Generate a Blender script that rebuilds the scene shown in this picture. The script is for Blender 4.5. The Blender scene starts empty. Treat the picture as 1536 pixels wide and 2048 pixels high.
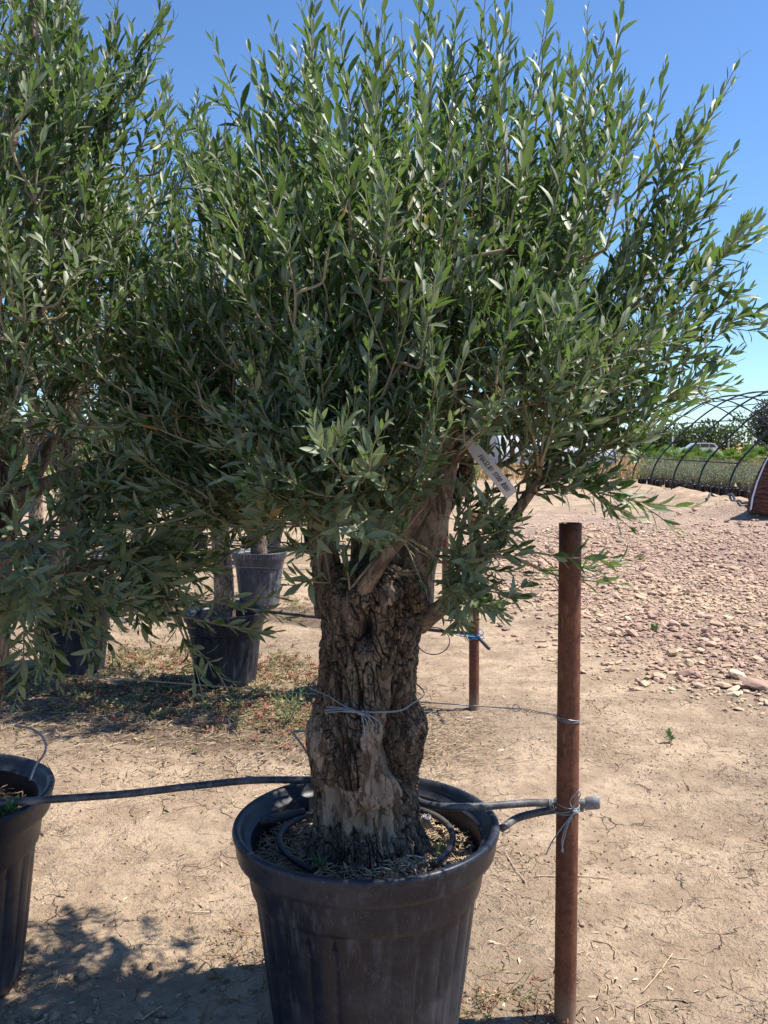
import bpy, math, random
import numpy as np
from mathutils import Vector
random.seed(7)
RNG = np.random.default_rng(7)
R = math.radians
SC = bpy.context.scene
COL = SC.collection

# ------------------------------------------------------------------ camera, world, sun
CAMH, PITCH, F = 1.55, R(4.3), 1850.0
cam_d = bpy.data.cameras.new('camera'); cam = bpy.data.objects.new('camera', cam_d); COL.objects.link(cam)
cam.location = (0, 0, CAMH); cam.rotation_euler = (math.pi/2 - PITCH, 0, 0)
cam_d.sensor_fit = 'HORIZONTAL'; cam_d.sensor_width = 36; cam_d.lens = 36*F/1536
cam_d.clip_start = 0.05; cam_d.clip_end = 2000
SC.camera = cam
SUN_EL = R(59); SUN_DIR_XY = (math.cos(R(9)), math.sin(R(9)))     # sun stands to the right and slightly behind the tree
sv = Vector((SUN_DIR_XY[0]*math.cos(SUN_EL), SUN_DIR_XY[1]*math.cos(SUN_EL), math.sin(SUN_EL)))
sd = bpy.data.lights.new('sun', 'SUN'); sun = bpy.data.objects.new('sun', sd); COL.objects.link(sun)
sd.energy = 5.0; sd.angle = R(0.5); sd.color = (1.0, 0.94, 0.84)
sun.rotation_euler = sv.to_track_quat('Z', 'Y').to_euler(); sun.location = (8, 3, 12)
world = bpy.data.worlds.new('World'); SC.world = world; world.use_nodes = True
wn = world.node_tree; wn.nodes.clear()
sky = wn.nodes.new('ShaderNodeTexSky'); sky.sky_type = 'NISHITA'; sky.sun_disc = False
sky.sun_elevation = SUN_EL; sky.sun_rotation = math.pi/2 - math.atan2(SUN_DIR_XY[1], SUN_DIR_XY[0])
sky.air_density = 1.0; sky.dust_density = 0.1; sky.ozone_density = 3.0; sky.altitude = 600
bg = wn.nodes.new('ShaderNodeBackground'); bg.inputs[1].default_value = 0.095
wo = wn.nodes.new('ShaderNodeOutputWorld')
tint = wn.nodes.new('ShaderNodeMix'); tint.data_type = 'RGBA'; tint.blend_type = 'MULTIPLY'; tint.inputs[0].default_value = 1; tint.inputs[7].default_value = (.73, .93, 1.14, 1)
wn.links.new(sky.outputs[0], tint.inputs[6]); wn.links.new(tint.outputs[2], bg.inputs[0]); wn.links.new(bg.outputs[0], wo.inputs[0])
SC.view_settings.view_transform = 'Standard'; SC.view_settings.look = 'None'
SC.view_settings.exposure = 0.80; SC.view_settings.gamma = 1.0
SC.render.engine = 'CYCLES'
SC.cycles.max_bounces = 6; SC.cycles.transparent_max_bounces = 8

# ------------------------------------------------------------------ measuring helpers
CP, SP = math.cos(PITCH), math.sin(PITCH)
def P(u, v, Y):
    a, b = (u-768)/F, -(v-1024)/F
    t = Y/(CP + b*SP)
    return np.array([t*a, Y, CAMH + t*(b*CP - SP)])
def PZ(u, v, z):
    a, b = (u-768)/F, -(v-1024)/F
    t = (z-CAMH)/(b*CP - SP)
    return np.array([t*a, t*(CP+b*SP), z])

# ------------------------------------------------------------------ noise (numpy Perlin)
_perm = np.random.default_rng(3).permutation(256); _perm = np.concatenate([_perm, _perm, _perm])
_g = np.random.default_rng(4).normal(size=(256, 3)); _g /= np.linalg.norm(_g, axis=1)[:, None]
def perlin(p):
    p = np.asarray(p, float); i = np.floor(p).astype(int); f = p - i; i &= 255
    w = f*f*f*(f*(f*6-15)+10); res = 0
    for dx in (0, 1):
        for dy in (0, 1):
            for dz in (0, 1):
                h = _perm[_perm[_perm[(i[:, 0]+dx) & 255] + ((i[:, 1]+dy) & 255)] + ((i[:, 2]+dz) & 255)] & 255
                d = f - np.array([dx, dy, dz])
                ww = (w[:, 0] if dx else 1-w[:, 0])*(w[:, 1] if dy else 1-w[:, 1])*(w[:, 2] if dz else 1-w[:, 2])
                res = res + ww*np.einsum('ij,ij->i', _g[h], d)
    return res
def fbm(p, o=4, gain=.5):
    s, a = 0, 1
    p = np.asarray(p, float)
    for k in range(o):
        s = s + a*perlin(p*2**k + 17.3*k); a *= gain
    return s
def sstep(x, a, b):
    t = np.clip((x-a)/(b-a), 0, 1); return t*t*(3-2*t)

# ------------------------------------------------------------------ object helpers
def mesh_obj(name, verts, faces, mat, parent=None, attrs=None, smooth=True, flat_n=None):
    """faces: list of (k,n) int arrays (same n inside an array)."""
    me = bpy.data.meshes.new(name)
    verts = np.asarray(verts, np.float32)
    fl = [np.asarray(f, np.int32) for f in faces if len(f)]
    loops = np.concatenate([f.ravel() for f in fl])
    tot = np.concatenate([np.full(len(f), f.shape[1], np.int32) for f in fl])
    st = np.concatenate([[0], np.cumsum(tot)[:-1]]).astype(np.int32)
    me.vertices.add(len(verts)); me.vertices.foreach_set('co', verts.ravel())
    me.loops.add(len(loops)); me.loops.foreach_set('vertex_index', loops)
    me.polygons.add(len(tot)); me.polygons.foreach_set('loop_start', st); me.polygons.foreach_set('loop_total', tot)
    me.polygons.foreach_set('use_smooth', np.full(len(tot), smooth, bool))
    for k, a in (attrs or {}).items():
        at = me.attributes.new(k, 'FLOAT', 'POINT'); at.data.foreach_set('value', np.asarray(a, np.float32))
    me.update(); me.validate()
    if mat: me.materials.append(mat)
    o = bpy.data.objects.new(name, me); COL.objects.link(o)
    if parent: o.parent = parent
    return o
class MB:
    def __init__(s): s.v, s.f, s.n, s.a = [], {}, 0, []
    def add(s, v, faces, var=0.5):
        v = np.asarray(v, float).reshape(-1, 3)
        for f in faces:
            f = np.asarray(f, int)
            if len(f): s.f.setdefault(f.shape[1], []).append(f + s.n)
        s.v.append(v); s.n += len(v)
        s.a.append(np.full(len(v), var) if np.isscalar(var) else np.asarray(var, float))
    def build(s, name, mat, parent=None, smooth=True):
        return mesh_obj(name, np.concatenate(s.v), [np.concatenate(x) for x in s.f.values()], mat, parent,
                        {'var': np.concatenate(s.a)}, smooth)
def grid_faces(nu, nv, wrap_u=False):
    """vertices index = j*nu+i ; returns quads"""
    i = np.arange(nu if wrap_u else nu-1); j = np.arange(nv-1)
    I, J = np.meshgrid(i, j); I = I.ravel(); J = J.ravel(); I2 = (I+1) % nu
    return np.stack([J*nu+I, J*nu+I2, (J+1)*nu+I2, (J+1)*nu+I], 1)
def catmull(pts, n=8, extra=None):
    p = np.asarray(pts, float)
    if len(p) < 3:
        t = np.linspace(0, 1, n+1)[:, None]; return p[0]*(1-t)+p[1]*t
    q = np.vstack([2*p[0]-p[1], p, 2*p[-1]-p[-2]]); out = []
    for i in range(len(p)-1):
        a, b, c, d = q[i:i+4]
        for t in np.linspace(0, 1, n, endpoint=False):
            out.append(.5*((2*b)+(-a+c)*t+(2*a-5*b+4*c-d)*t*t+(-a+3*b-3*c+d)*t**3))
    out.append(p[-1]); return np.array(out)
def frames(p):
    t = np.gradient(p, axis=0); t /= np.linalg.norm(t, axis=1)[:, None]+1e-12
    n = np.zeros_like(p)
    a = np.array([0, 0, 1.]) if abs(t[0][2]) < .8 else np.array([1., 0, 0])
    v = np.cross(t[0], a); v /= np.linalg.norm(v); n[0] = v
    for i in range(1, len(p)):
        v = n[i-1] - t[i]*np.dot(n[i-1], t[i]); n[i] = v/(np.linalg.norm(v)+1e-12)
    return t, n, np.cross(t, n)
def tube(mb, pts, rad, n=8, cap=True, var=.5):
    p = np.asarray(pts, float); rad = np.broadcast_to(np.asarray(rad, float), (len(p),))
    t, a, b = frames(p)
    th = np.linspace(0, 2*math.pi, n, endpoint=False)
    v = p[:, None]+rad[:, None, None]*(np.cos(th)[None, :, None]*a[:, None]+np.sin(th)[None, :, None]*b[:, None])
    m = len(p); f = [grid_faces(n, m, True)]
    v = v.reshape(-1, 3)
    if cap:
        v = np.vstack([v, p[0], p[-1]])
        i = np.arange(n); j = (i+1) % n
        f.append(np.stack([j, i, np.full(n, m*n)], 1)); f.append(np.stack([(m-1)*n+i, (m-1)*n+j, np.full(n, m*n+1)], 1))
    mb.add(v, f, var)
def lathe(mb, prof, c=(0, 0, 0), n=64, rfun=None, var=.5):
    prof = np.asarray(prof, float); th = np.linspace(0, 2*math.pi, n, endpoint=False)
    rr = prof[:, 0][:, None]*np.ones(n)[None]
    if rfun: rr = rfun(rr, prof[:, 1][:, None]*np.ones(n)[None], th[None]*np.ones(len(prof))[:, None])
    v = np.stack([c[0]+rr*np.cos(th), c[1]+rr*np.sin(th), c[2]+prof[:, 1][:, None]*np.ones(n)], 2).reshape(-1, 3)
    mb.add(v, [grid_faces(n, len(prof), True)], var)
def box(mb, lo, hi, var=.5):
    x0, y0, z0 = lo; x1, y1, z1 = hi
    v = [(x0, y0, z0), (x1, y0, z0), (x1, y1, z0), (x0, y1, z0), (x0, y0, z1), (x1, y0, z1), (x1, y1, z1), (x0, y1, z1)]
    mb.add(v, [[(0, 3, 2, 1), (4, 5, 6, 7), (0, 1, 5, 4), (1, 2, 6, 5), (2, 3, 7, 6), (3, 0, 4, 7)]], var)
def tag(o, label=None, cat=None, group=None, kind=None):
    if label: o['label'] = label
    if cat: o['category'] = cat
    if group: o['group'] = group
    if kind: o['kind'] = kind
    return o
def empty(name, loc, label=None, cat=None, group=None):
    o = bpy.data.objects.new(name, None); COL.objects.link(o); o.location = loc; o.empty_display_size = .1
    return tag(o, label, cat, group)
def attach(child, par):
    """parent keeping world placement (things sit unrotated)"""
    child.parent = par; child.location = Vector(child.location) - Vector(par.location); return child
def copy_thing(root, loc, rz=0, scale=1.0):
    r = root.copy(); COL.objects.link(r); r.location = loc; r.rotation_euler = (0, 0, rz); r.scale = (scale,)*3
    for ch in list(root.children):
        c = ch.copy(); COL.objects.link(c); c.parent = r
        for g in list(ch.children):
            d = g.copy(); COL.objects.link(d); d.parent = c
    return r

# ------------------------------------------------------------------ materials
class NT:
    def __init__(s, name):
        s.m = bpy.data.materials.new(name); s.m.use_nodes = True; s.t = s.m.node_tree; s.t.nodes.clear()
        s.out = s.n('OutputMaterial')
    def n(s, t, **kw):
        x = s.t.nodes.new('ShaderNode'+t)
        for k, v in kw.items(): setattr(x, k, v)
        return x
    def l(s, a, b): s.t.links.new(a, b)
    def setin(s, node, i, v):
        if hasattr(v, 'is_output'): s.l(v, node.inputs[i])
        else: node.inputs[i].default_value = v
    def pos(s): return s.n('NewGeometry').outputs['Position']
    def obj(s): return s.n('TexCoord').outputs['Object']
    def mapv(s, vec, scale):
        m = s.n('Mapping'); s.l(vec, m.inputs[0]); m.inputs['Scale'].default_value = scale; return m.outputs[0]
    def noise(s, vec, sc, det=4, rough=.55, dist=0):
        x = s.n('TexNoise'); s.l(vec, x.inputs['Vector']); x.inputs['Scale'].default_value = sc
        x.inputs['Detail'].default_value = det; x.inputs['Roughness'].default_value = rough; x.inputs['Distortion'].default_value = dist
        return x.outputs['Fac']
    def vor(s, vec, sc, feat='F1', rnd=1.0, out='Distance'):
        x = s.n('TexVoronoi', feature=feat); s.l(vec, x.inputs['Vector']); x.inputs['Scale'].default_value = sc
        x.inputs['Randomness'].default_value = rnd; return x.outputs[out]
    def ramp(s, fac, stops):
        x = s.n('ValToRGB'); s.l(fac, x.inputs[0]); e = x.color_ramp.elements
        while len(e) < len(stops): e.new(.5)
        for q, (p, c) in zip(e, stops):
            q.position = p; q.color = (c if hasattr(c, '__len__') else (c, c, c))+(1,) if hasattr(c, '__len__') else (c, c, c, 1)
        return x.outputs[0]
    def rng(s, v, a, b, c=0, d=1):
        x = s.n('MapRange', interpolation_type='SMOOTHSTEP'); s.setin(x, 0, v)
        for i, q in zip((1, 2, 3, 4), (a, b, c, d)): x.inputs[i].default_value = q
        return x.outputs[0]
    def mix(s, fac, a, b, mode='MIX'):
        x = s.n('Mix', data_type='RGBA', blend_type=mode); s.setin(x, 0, fac)
        s.setin(x, 6, a if hasattr(a, 'is_output') else tuple(a)+(1,)); s.setin(x, 7, b if hasattr(b, 'is_output') else tuple(b)+(1,))
        return x.outputs[2]
    def math(s, op, a, b=0.0):
        x = s.n('Math', operation=op); s.setin(x, 0, a); s.setin(x, 1, b); return x.outputs[0]
    def attr(s, name='var'): return s.n('Attribute', attribute_name=name).outputs['Fac']
    def bump(s, h, strength=.5, dist=.01, nrm=None):
        x = s.n('Bump'); s.l(h, x.inputs['Height']); x.inputs['Strength'].default_value = strength; x.inputs['Distance'].default_value = dist
        if nrm: s.l(nrm, x.inputs['Normal'])
        return x.outputs[0]
    def bsdf(s, col, rough=.6, spec=.5, metal=0, nrm=None, done=True):
        x = s.n('BsdfPrincipled'); s.setin(x, 'Base Color', col if hasattr(col, 'is_output') else tuple(col)+(1,))
        s.setin(x, 'Roughness', rough); s.setin(x, 'Metallic', metal); s.setin(x, 'Specular IOR Level', spec)
        if nrm: s.l(nrm, x.inputs['Normal'])
        if done: s.l(x.outputs[0], s.out.inputs[0])
        return x.outputs[0]
_mc = {}
def plain(name, col, rough=.6, metal=0, var=.25, sc=30, bump=.15, spec=.5):
    if name in _mc: return _mc[name]
    t = NT(name); c = t.noise(t.obj(), sc, 5)
    k = t.mix(t.rng(c, .3, .7), [x*(1-var) for x in col], [min(1, x*(1+var)) for x in col])
    t.bsdf(k, rough, spec, metal, t.bump(c, bump, .004)); _mc[name] = t.m; return t.m

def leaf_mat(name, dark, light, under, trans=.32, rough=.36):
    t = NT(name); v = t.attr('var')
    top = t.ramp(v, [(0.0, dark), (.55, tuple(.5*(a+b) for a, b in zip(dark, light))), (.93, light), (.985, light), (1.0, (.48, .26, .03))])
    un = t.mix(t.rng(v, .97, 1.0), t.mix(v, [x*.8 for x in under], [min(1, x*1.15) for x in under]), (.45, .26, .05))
    back = t.n('NewGeometry').outputs['Backfacing']
    col = t.mix(back, top, un)
    rr = t.math('ADD', t.math('MULTIPLY', back, .3), rough)
    a = t.bsdf(col, rr, .85, done=False)
    tr = t.n('BsdfTranslucent'); t.l(t.mix(.5, col, (.16, .24, .03)), tr.inputs[0])
    m = t.n('MixShader'); m.inputs[0].default_value = trans
    t.l(a, m.inputs[1]); t.l(tr.outputs[0], m.inputs[2]); t.l(m.outputs[0], t.out.inputs[0])
    return t.m
M_LEAF = leaf_mat('olive_leaf', (.010, .044, .022), (.14, .235, .072), (.225, .275, .155), .42, .22)
M_LEAF_BG = leaf_mat('olive_leaf_far', (.013, .046, .023), (.14, .23, .075), (.215, .265, .15), .42, .24)
M_GREEN = leaf_mat('bright_leaf', (.06, .13, .03), (.17, .30, .06), (.18, .28, .10), .4)
M_GREYLEAF = leaf_mat('grey_green_leaf', (.09, .14, .085), (.20, .27, .16), (.26, .31, .22), .3)
M_PALM = leaf_mat('palm_leaf', (.05, .13, .02), (.13, .26, .04), (.12, .22, .05), .3)

def bark_mat():
    t = NT('bark'); p = t.obj(); pv = t.mapv(p, (1, 1, .32))
    pale = t.attr('pale'); crev = t.attr('crev')
    n1 = t.noise(pv, 46, 8, .68, .4); n2 = t.noise(pv, 150, 5, .6); n3 = t.noise(p, 9, 5, .6)
    vor = t.vor(t.mapv(p, (1, 1, .45)), 60, 'DISTANCE_TO_EDGE')
    rough_c = t.mix(t.rng(n1, .36, .68), (.036, .023, .016), (.235, .162, .108))
    rough_c = t.mix(t.rng(n2, .45, .75), rough_c, (.34, .27, .20))
    rough_c = t.mix(t.math('MULTIPLY', t.rng(n3, .5, .7), .5), rough_c, (.12, .10, .085))
    pale_c = t.mix(t.rng(n3, .35, .65), (.40, .295, .21), (.27, .205, .155))
    pale_c = t.mix(t.rng(n2, .5, .8), pale_c, (.22, .16, .115))
    pale_c = t.mix(t.math('MULTIPLY', t.rng(n1, .48, .55), .9), pale_c, (.07, .046, .031))
    c = t.mix(pale, rough_c, pale_c)
    c = t.mix(t.math('MULTIPLY', crev, .85), c, (.028, .02, .015))
    h = t.math('ADD', t.math('MULTIPLY', n1, .7), t.math('ADD', t.math('MULTIPLY', n2, .3), t.math('MULTIPLY', t.rng(vor, 0, .1), .25)))
    b = t.n('Bump'); t.l(h, b.inputs['Height']); b.inputs['Distance'].default_value = .014
    t.l(t.rng(pale, 0, 1, 1.0, .35), b.inputs['Strength'])
    t.bsdf(c, .85, .25, 0, b.outputs[0]); return t.m
M_BARK = bark_mat()
def twig_mat():
    t = NT('twig_bark'); n = t.noise(t.obj(), 60, 4); v = t.attr('var')
    c = t.mix(v, t.mix(n, (.20, .145, .10), (.34, .27, .19)), t.mix(n, (.20, .22, .11), (.32, .32, .18)))
    t.bsdf(c, .75, .3, 0, t.bump(n, .4, .004)); return t.m
M_TWIG = twig_mat()

def pot_mat(name='black_plastic', base=(.007, .010, .020), dust=(.085, .085, .095), amt=.2):
    t = NT(name); p = t.obj()
    n1 = t.noise(p, 3.5, 6, .65); n2 = t.noise(t.mapv(p, (1, 1, .12)), 34, 6, .7); n3 = t.noise(p, 120, 3)
    scr = t.noise(t.mapv(p, (6, 6, .8)), 40, 2, .5, 2.5)
    n4 = t.noise(p, 16, 7, .8)
    c = t.mix(t.math('MULTIPLY', t.rng(t.math('ADD', t.math('MULTIPLY', n1, .6), t.math('MULTIPLY', n4, .4)), .46, .60), amt*1.5), base, dust)
    c = t.mix(t.math('MULTIPLY', t.math('MULTIPLY', t.rng(n2, .48, .70), t.rng(t.noise(p, 4.5, 3), .45, .62)), min(1, amt*1.8)), c, (.16, .165, .19))
    c = t.mix(t.math('MULTIPLY', t.rng(scr, .66, .70), .3), c, (.30, .28, .27))
    r = t.rng(n1, .3, .7, .34, .58)
    t.bsdf(c, r, .38, 0, t.bump(t.math('ADD', n3, n2), .12, .002)); return t.m
M_POT = pot_mat()
M_POT2 = pot_mat('worn_blue_grey_plastic', (.030, .040, .066), (.22, .21, .2), .4)
M_HOSE = pot_mat('hose_plastic', (.05, .05, .056), (.26, .24, .22), .6)
M_HOSE_D = pot_mat('black_hose', (.014, .015, .02), (.14, .13, .12), .35)
def rust_mat():
    t = NT('rusty_steel'); p = t.obj(); n1 = t.noise(p, 22, 6, .7); n2 = t.noise(p, 110, 5, .7); n3 = t.noise(t.mapv(p, (1, 1, .2)), 60, 4)
    z = t.n('SeparateXYZ'); t.l(p, z.inputs[0])
    c = t.ramp(t.math('ADD', t.math('MULTIPLY', n1, .6), t.math('MULTIPLY', n2, .4)), [(.33, (.055, .022, .015)), (.47, (.115, .042, .024)), (.6, (.19, .075, .038)), (.72, (.27, .13, .07))])
    c = t.mix(t.math('MULTIPLY', t.rng(n3, .62, .7), .4), c, (.30, .17, .10))
    c = t.mix(t.math('MULTIPLY', t.rng(z.outputs[2], .0, .16, 1, 0), .7), c, (.30, .22, .15))
    t.bsdf(c, .72, .35, .1, t.bump(t.math('ADD', n2, n1), .4, .002)); return t.m
M_RUST = rust_mat()
M_WIRE = plain('galvanised_wire', (.30, .29, .28), .45, .7, .3, 200, .1)
M_TWINE = plain('grey_twine', (.22, .245, .27), .7, 0, .25, 300, .3)
M_BLUE = plain('blue_twine', (.05, .28, .60), .6, 0, .3, 200, .3)
M_STRAW = None
def var_mat(name, stops, rough=.8, trans=0, nsc=60):
    t = NT(name); c = t.ramp(t.attr('var'), stops); n = t.noise(t.pos(), nsc, 4)
    c = t.mix(t.rng(n, .35, .7), c, t.mix(.35, c, (.5, .42, .33)))
    b = t.bsdf(c, rough, .25, 0, t.bump(n, .3, .004), done=False)
    if trans:
        tr = t.n('BsdfTranslucent'); t.l(c, tr.inputs[0]); m = t.n('MixShader'); m.inputs[0].default_value = trans
        t.l(b, m.inputs[1]); t.l(tr.outputs[0], m.inputs[2]); t.l(m.outputs[0], t.out.inputs[0])
    else: t.l(b, t.out.inputs[0])
    return t.m
M_STRAW = var_mat('dry_straw', [(0, (.09, .055, .035)), (.35, (.26, .18, .11)), (.75, (.46, .34, .21)), (1, (.62, .50, .35))])
M_STONE = var_mat('field_stone', [(0, (.24, .14, .11)), (.3, (.46, .30, .23)), (.5, (.48, .33, .22)), (.75, (.55, .40, .26)), (1, (.62, .51, .38))], .9)
M_CLOD = var_mat('earth_clod', [(0, (.15, .10, .068)), (.5, (.28, .195, .13)), (1, (.40, .29, .20))], .95)
M_WEED = var_mat('weed_leaf', [(0, (.26, .05, .03)), (.2, (.30, .10, .05)), (.42, (.09, .12, .03)), (.65, (.15, .18, .05)), (.85, (.34, .25, .10)), (1, (.50, .38, .20))], .7, .2)
M_SPROUT = leaf_mat('sprout_leaf', (.06, .15, .04), (.16, .30, .07), (.15, .25, .10), .35)

# ------------------------------------------------------------------ ground
def ground_h(x, y):
    x = np.asarray(x, float); y = np.asarray(y, float); sh = x.shape
    x = x.ravel(); y = y.ravel(); z0 = np.zeros_like(x)
    q = np.stack([x, y, z0], 1)
    near = 1/(1+((y-4)/14).clip(0)**2)
    h = .030*fbm(q*np.array([.45, .45, 1]), 3) + .013*fbm(q*2.1+5, 3)*near + .011*fbm(q*9+9, 5, .62)*near
    # loose clods where the earth is broken: left foreground and the far rough patch on the right
    br = np.exp(-(((x+1.05)/.55)**2+((y-2.3)/.42)**2)) + .35*np.exp(-(((x-1.4)/.7)**2+((y-3.3)/.6)**2)) + .4*sstep(fbm(q*1.3+31, 2), .05, .4)*near
    h += br*.020*np.abs(fbm(q*17+3, 3, .6))*1.6
    # bank of thrown-up dirt in front of the hoop house
    mo = np.exp(-((x-8.1+.04*(y-24))/1.25)**2)*sstep(y, 18.5, 21)*(1-sstep(y, 38, 44))
    h += mo*(.20+.35*fbm(q*np.array([.9, .55, 1])+2, 4, .6)).clip(-.05)
    h += .50*np.exp(-(((x-8.35)/.75)**2+((y-19.2)/.9)**2))
    far = sstep(y, 45, 120)
    h += far*.3*fbm(q*np.array([.03, .03, 1]), 2)
    return h.reshape(sh)
def gz(x, y): return float(ground_h(np.array([x]), np.array([y]))[0])
def axis(lo, fine_lo, fine_hi, hi, step, grow=1.07):
    a = list(np.arange(fine_lo, fine_hi, step)); s = step; x = a[-1]
    while x < hi: s *= grow; x += s; a.append(x)
    b = []; s = step; x = fine_lo
    while x > lo: s *= grow; x -= s; b.append(x)
    return np.array(b[::-1]+a)
gx = axis(-600, -2.3, 2.6, 600, .013, 1.05); gy = axis(-12, 2.05, 5.2, 900, .011, 1.028)
GX, GY = np.meshgrid(gx, gy); GZ = ground_h(GX, GY)
def ground_mat():
    t = NT('dry_earth'); p = t.pos(); s = t.n('SeparateXYZ'); t.l(p, s.inputs[0]); X, Y = s.outputs[0], s.outputs[1]
    big = t.noise(p, .55, 4, .55); mid = t.noise(p, 3.2, 6, .62); fin = t.noise(p, 24, 7, .78); grit = t.noise(p, 150, 3, .7)
    c = t.mix(t.rng(mid, .38, .62), (.385, .278, .188), (.55, .412, .285))
    c = t.mix(t.math('MULTIPLY', t.rng(big, .45, .60), .62), c, (.29, .215, .155))
    c = t.mix(t.math('MULTIPLY', t.rng(fin, .50, .66), .7), c, (.20, .148, .108))
    c = t.mix(t.math('MULTIPLY', t.rng(grit, .60, .74), .5), c, (.62, .49, .36))
    c = t.mix(t.math('MULTIPLY', t.rng(grit, .30, .40, 1, 0), .35), c, (.17, .12, .085))
    # drying cracks, only in patches
    wn_ = t.n('TexNoise'); t.l(p, wn_.inputs['Vector']); wn_.inputs['Scale'].default_value = 9; wn_.inputs['Detail'].default_value = 5
    wv = t.n('VectorMath', operation='MULTIPLY_ADD'); t.l(wn_.outputs['Color'], wv.inputs[0]); wv.inputs[1].default_value = (.16, .16, 0); t.l(p, wv.inputs[2])
    warped = wv.outputs[0]
    cr1 = t.vor(warped, 5.2, 'DISTANCE_TO_EDGE'); cr2 = t.vor(warped, 17, 'DISTANCE_TO_EDGE')
    wid = t.rng(t.noise(p, 5, 3), .3, .7, .0, .022)
    x1 = t.n('MapRange'); t.l(cr1, x1.inputs[0]); x1.inputs[1].default_value = 0; t.l(wid, x1.inputs[2]); x1.inputs[3].default_value = 1; x1.inputs[4].default_value = 0
    pat = t.rng(t.noise(p, 2.3, 4), .45, .60)
    crA = t.math('MULTIPLY', x1.outputs[0], pat)
    crB = t.math('MULTIPLY', t.math('MULTIPLY', t.rng(cr2, 0, .035, 1, 0), t.rng(t.noise(p, 1.7, 3, .5), .54, .66)), .6)
    cr = t.math('MAXIMUM', crA, crB)
    c = t.mix(t.math('MULTIPLY', cr, .8), c, (.085, .055, .038))
    # dark leaf litter and painted-in tree shade under the second and third rows
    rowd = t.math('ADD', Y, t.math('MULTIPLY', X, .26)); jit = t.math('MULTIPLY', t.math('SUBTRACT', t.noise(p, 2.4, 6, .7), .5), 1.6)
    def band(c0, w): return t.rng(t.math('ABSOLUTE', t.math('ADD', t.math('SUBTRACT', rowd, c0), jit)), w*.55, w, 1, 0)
    litter_shade = t.math('MULTIPLY', t.math('MAXIMUM', band(4.85, .62), band(8.0, .5)), t.rng(X, .0, .35, 1, 0))
    c = t.mix(t.math('MULTIPLY', litter_shade, t.rng(fin, .35, .6, .5, .9)), c, (.125, .085, .058))
    # stony patch: pale and rosy chips lying in the earth
    gv = t.n('TexVoronoi'); t.l(p, gv.inputs['Vector']); gv.inputs['Scale'].default_value = 17
    gcol = t.ramp(t.n('SeparateColor') and gv.outputs['Distance'], [(0, (.55, .43, .35)), (.5, (.40, .29, .24)), (.8, (.20, .14, .11))])
    sepc = t.n('SeparateColor'); t.l(gv.outputs['Color'], sepc.inputs[0])
    gcol = t.mix(t.rng(sepc.outputs[0], .3, .9), gcol, (.46, .31, .27))
    edge = t.math('ADD', X, t.math('MULTIPLY', t.noise(p, .9, 4), 2.2))
    gmask = t.math('MULTIPLY', t.rng(t.math('SUBTRACT', edge, t.math('MULTIPLY', Y, -.02)), 2.7, 3.6), t.math('MULTIPLY', t.rng(Y, 6.5, 9), t.rng(Y, 19, 22, 1, 0)))
    c = t.mix(t.math('MULTIPLY', gmask, .5), c, gcol)
    # dry stubble field behind the hoop house
    fy = t.math('ADD', Y, t.math('MULTIPLY', t.noise(p, .2, 4), 8))
    fm = t.rng(fy, 38, 47)
    fcol = t.mix(t.rng(t.noise(t.mapv(p, (.25, 1, 1)), .6, 6, .7), .35, .65), (.36, .20, .085), (.44, .31, .15))
    c = t.mix(fm, c, fcol)
    cm = t.rng(t.noise(p, 1.9, 5, .6), .40, .60, .15, 1)
    cb1 = t.rng(t.vor(warped, 48), .0, .55, 1, 0); cb2 = t.rng(t.vor(p, 120), .0, .5, 1, 0)
    crumb = t.math('MULTIPLY', t.math('ADD', t.math('MULTIPLY', cb1, .6), t.math('MULTIPLY', cb2, .3)), cm)
    c = t.mix(t.math('MULTIPLY', t.math('MULTIPLY', t.rng(t.noise(p, 70, 4, .7), .52, .62), cm), .55), c, (.19, .145, .11))
    h = t.math('ADD', t.math('ADD', t.math('ADD', t.math('MULTIPLY', fin, .55), t.math('MULTIPLY', crumb, .34)), t.math('MULTIPLY', grit, .22)), t.math('MULTIPLY', cr, -.55))
    h = t.math('ADD', h, t.math('MULTIPLY', t.math('MULTIPLY', gmask, t.math('SUBTRACT', 1, gv.outputs['Distance'])), 1.2))
    t.bsdf(c, .95, .15, 0, t.bump(h, 1.0, .034)); return t.m
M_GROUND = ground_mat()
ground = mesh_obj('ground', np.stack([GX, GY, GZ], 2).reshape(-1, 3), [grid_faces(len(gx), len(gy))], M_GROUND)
tag(ground, kind='structure')

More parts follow.
